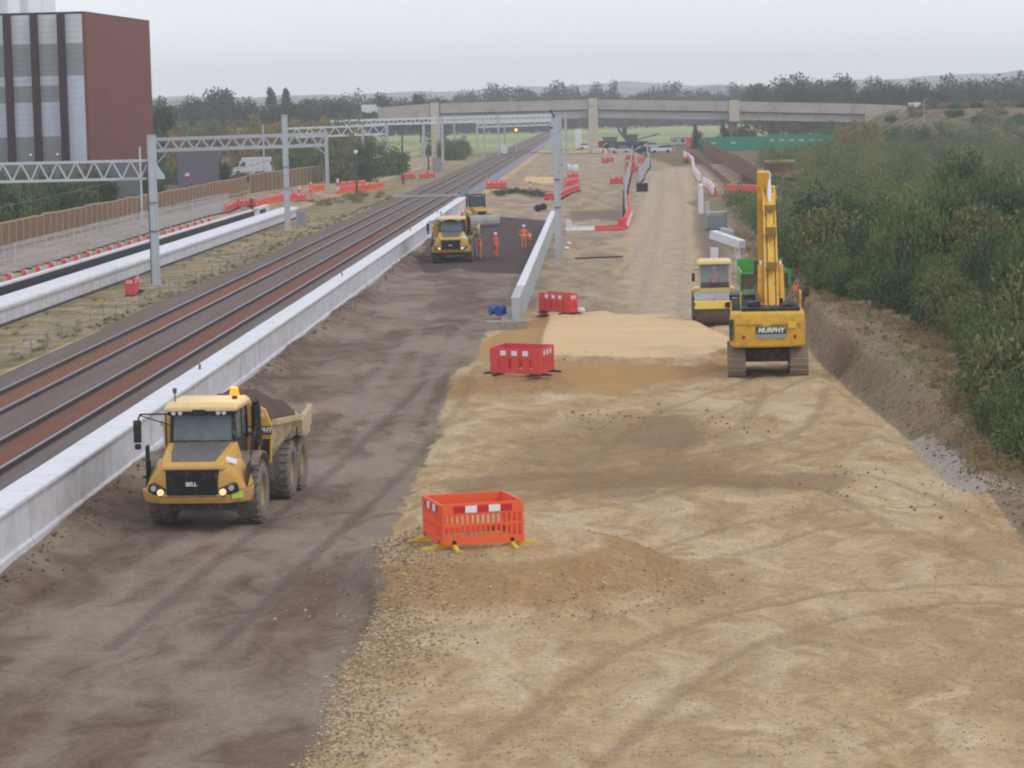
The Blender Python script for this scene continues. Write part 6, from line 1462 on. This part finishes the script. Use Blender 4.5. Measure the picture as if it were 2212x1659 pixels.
# green hoarding
GH = M('green_hoarding_paint', (.025,.27,.17), .5, .08, .4); GHG = M('pale_graphic', (.35,.55,.50), .5)
A_, B_ = atY(1512, 318, 545), atY(1828, 316, 545); t = thing('green_hoarding', 'bright green site hoarding with pale graphics below the bridge', 'fence', grnd((A_.x, 545)), math.atan2(0, 1))
nn = 15; w_ = (B_.x-A_.x)/nn
for k in range(nn):
    hh_ = atY(1512+(316)*k/nn, np.interp(k,[0,6,6.1,15],[297,295,291,290]), 545).z
    MB().box(k*w_+.03,(k+1)*w_-.03,-.05,.05,-t.location.z,hh_-t.location.z).build('panel', GH, t)
    MB().box(k*w_-.08,k*w_+.029,-.09,.06,-t.location.z,hh_-t.location.z+.05).build('post', GH, t)
    if k in (1,3,7,8,9,10,11,12,13): MB().box(k*w_+.3,k*w_+1.3,-.075,-.052,hh_-t.location.z-1.35,hh_-t.location.z-.95).build('graphic', GHG, t)
# lorry trailers parked on the bridge ends
for x, y, L_, l in [(797,247,3.4,'white box lorry at the left end of the bridge'),(1977,242,2.6,'white van at the right end of the bridge')]:
    p = atY(x, y, BY+3); t = thing('white_lorry', l, 'lorry', p); MB().box(-L_/2,L_/2,0,2,.4,2.2).build('box_body', WHITEP, t); MB().box(L_/2+.01,L_/2+.9,0,2,.4,1.6).build('cab', WHITEP, t)
    for xx in (-L_/3, L_/3): MB().cyl((xx,-.05,.35),(xx,.2,.35),.35,n=12).build('wheel', BLK, t)
p = atY(2143, 238, 600); car(Vector((p.x, p.y, gz(p.x,p.y))), 0, 'white car on the road at the top of the right bank', SILC, 'cars on the bridge road')
for x, y, yt, l in [(1457,322,282,'slim lighting column left of the green hoarding'),(1528,318,270,'slim lighting column at the left end of the green hoarding'),(1996,244,215,'slim pole on the top of the right bank')]:
    p = atY(x, y, 560); p = grnd(p); h = atY(x, yt, 560).z-p.z; t = thing('lighting_column', l, 'lamp post', p); MB().cyl((0,0,0),(0,0,h),.09,.06,n=7).build('column', GALV, t); MB().bar((0,0,h),(.9,0,h+.1),.16,.1).build('lantern', GALV, t)

# ================================================================ HILLS AND HAZE
def ridge(name, Yd, prof, depth, mat):
    w = MB(); xs = list(range(-600, 2900, 50)); rings = []
    for x in xs:
        y = float(np.interp(x, [q[0] for q in prof], [q[1] for q in prof])) + 2.0*math.sin(x/37.)+1.5*math.sin(x/17.+1)
        a = atY(x, y, Yd); rings.append([(a.x*.86, Yd*.86, -6), (a.x*.93, Yd*.93, a.z*.45), (a.x, Yd, a.z), (a.x*1.1, Yd*1.12, -6)])
    w.loft(rings, closed=False); o = w.build(name, mat, smooth=True); o['kind'] = 'structure'; return o
HM, nt, b = new_mat('wooded_hillside'); geo = nt.nodes.new('ShaderNodeNewGeometry')
q = nt.nodes.new('ShaderNodeMapping'); q.inputs['Scale'].default_value = (.004,.004,.03); nt.links.new(geo.outputs['Position'], q.inputs[0])
nt.links.new(mix(nt, ramp(nt, noise(nt, q.outputs[0], 1.0, 5), .42, .6), sR(46,52,50), sR(104,104,96)), b.inputs['Base Color']); b.inputs['Roughness'].default_value = .95
ridge('hill', 4200, [(-600,215),(330,210),(600,208),(900,199),(1060,192),(1250,183),(1390,176),(1500,184),(1640,186),(1760,176),(1860,172),(2000,166),(2120,158),(2212,152),(2900,140)], 600, HM)
ridge('hill', 3000, [(-600,224),(330,216),(700,214),(1000,206),(1200,199),(1350,192),(1450,190),(1600,188),(1850,182),(2000,178),(2212,170),(2900,165)], 400, HM)
hz = MB().box(-2600,2600,-30,4900,-12,95).build('haze', [], None, fix=True)
m = bpy.data.materials.new('haze_air'); m.use_nodes = True; nt = m.node_tree; nt.nodes.clear(); ou = nt.nodes.new('ShaderNodeOutputMaterial'); pv = nt.nodes.new('ShaderNodeVolumePrincipled')
pv.inputs['Color'].default_value = (.88,.92,1,1); pv.inputs['Density'].default_value = 2.8e-4; pv.inputs['Anisotropy'].default_value = 0.0; nt.links.new(pv.outputs[0], ou.inputs['Volume'])
hz.data.materials.append(m); hz['kind'] = 'stuff'
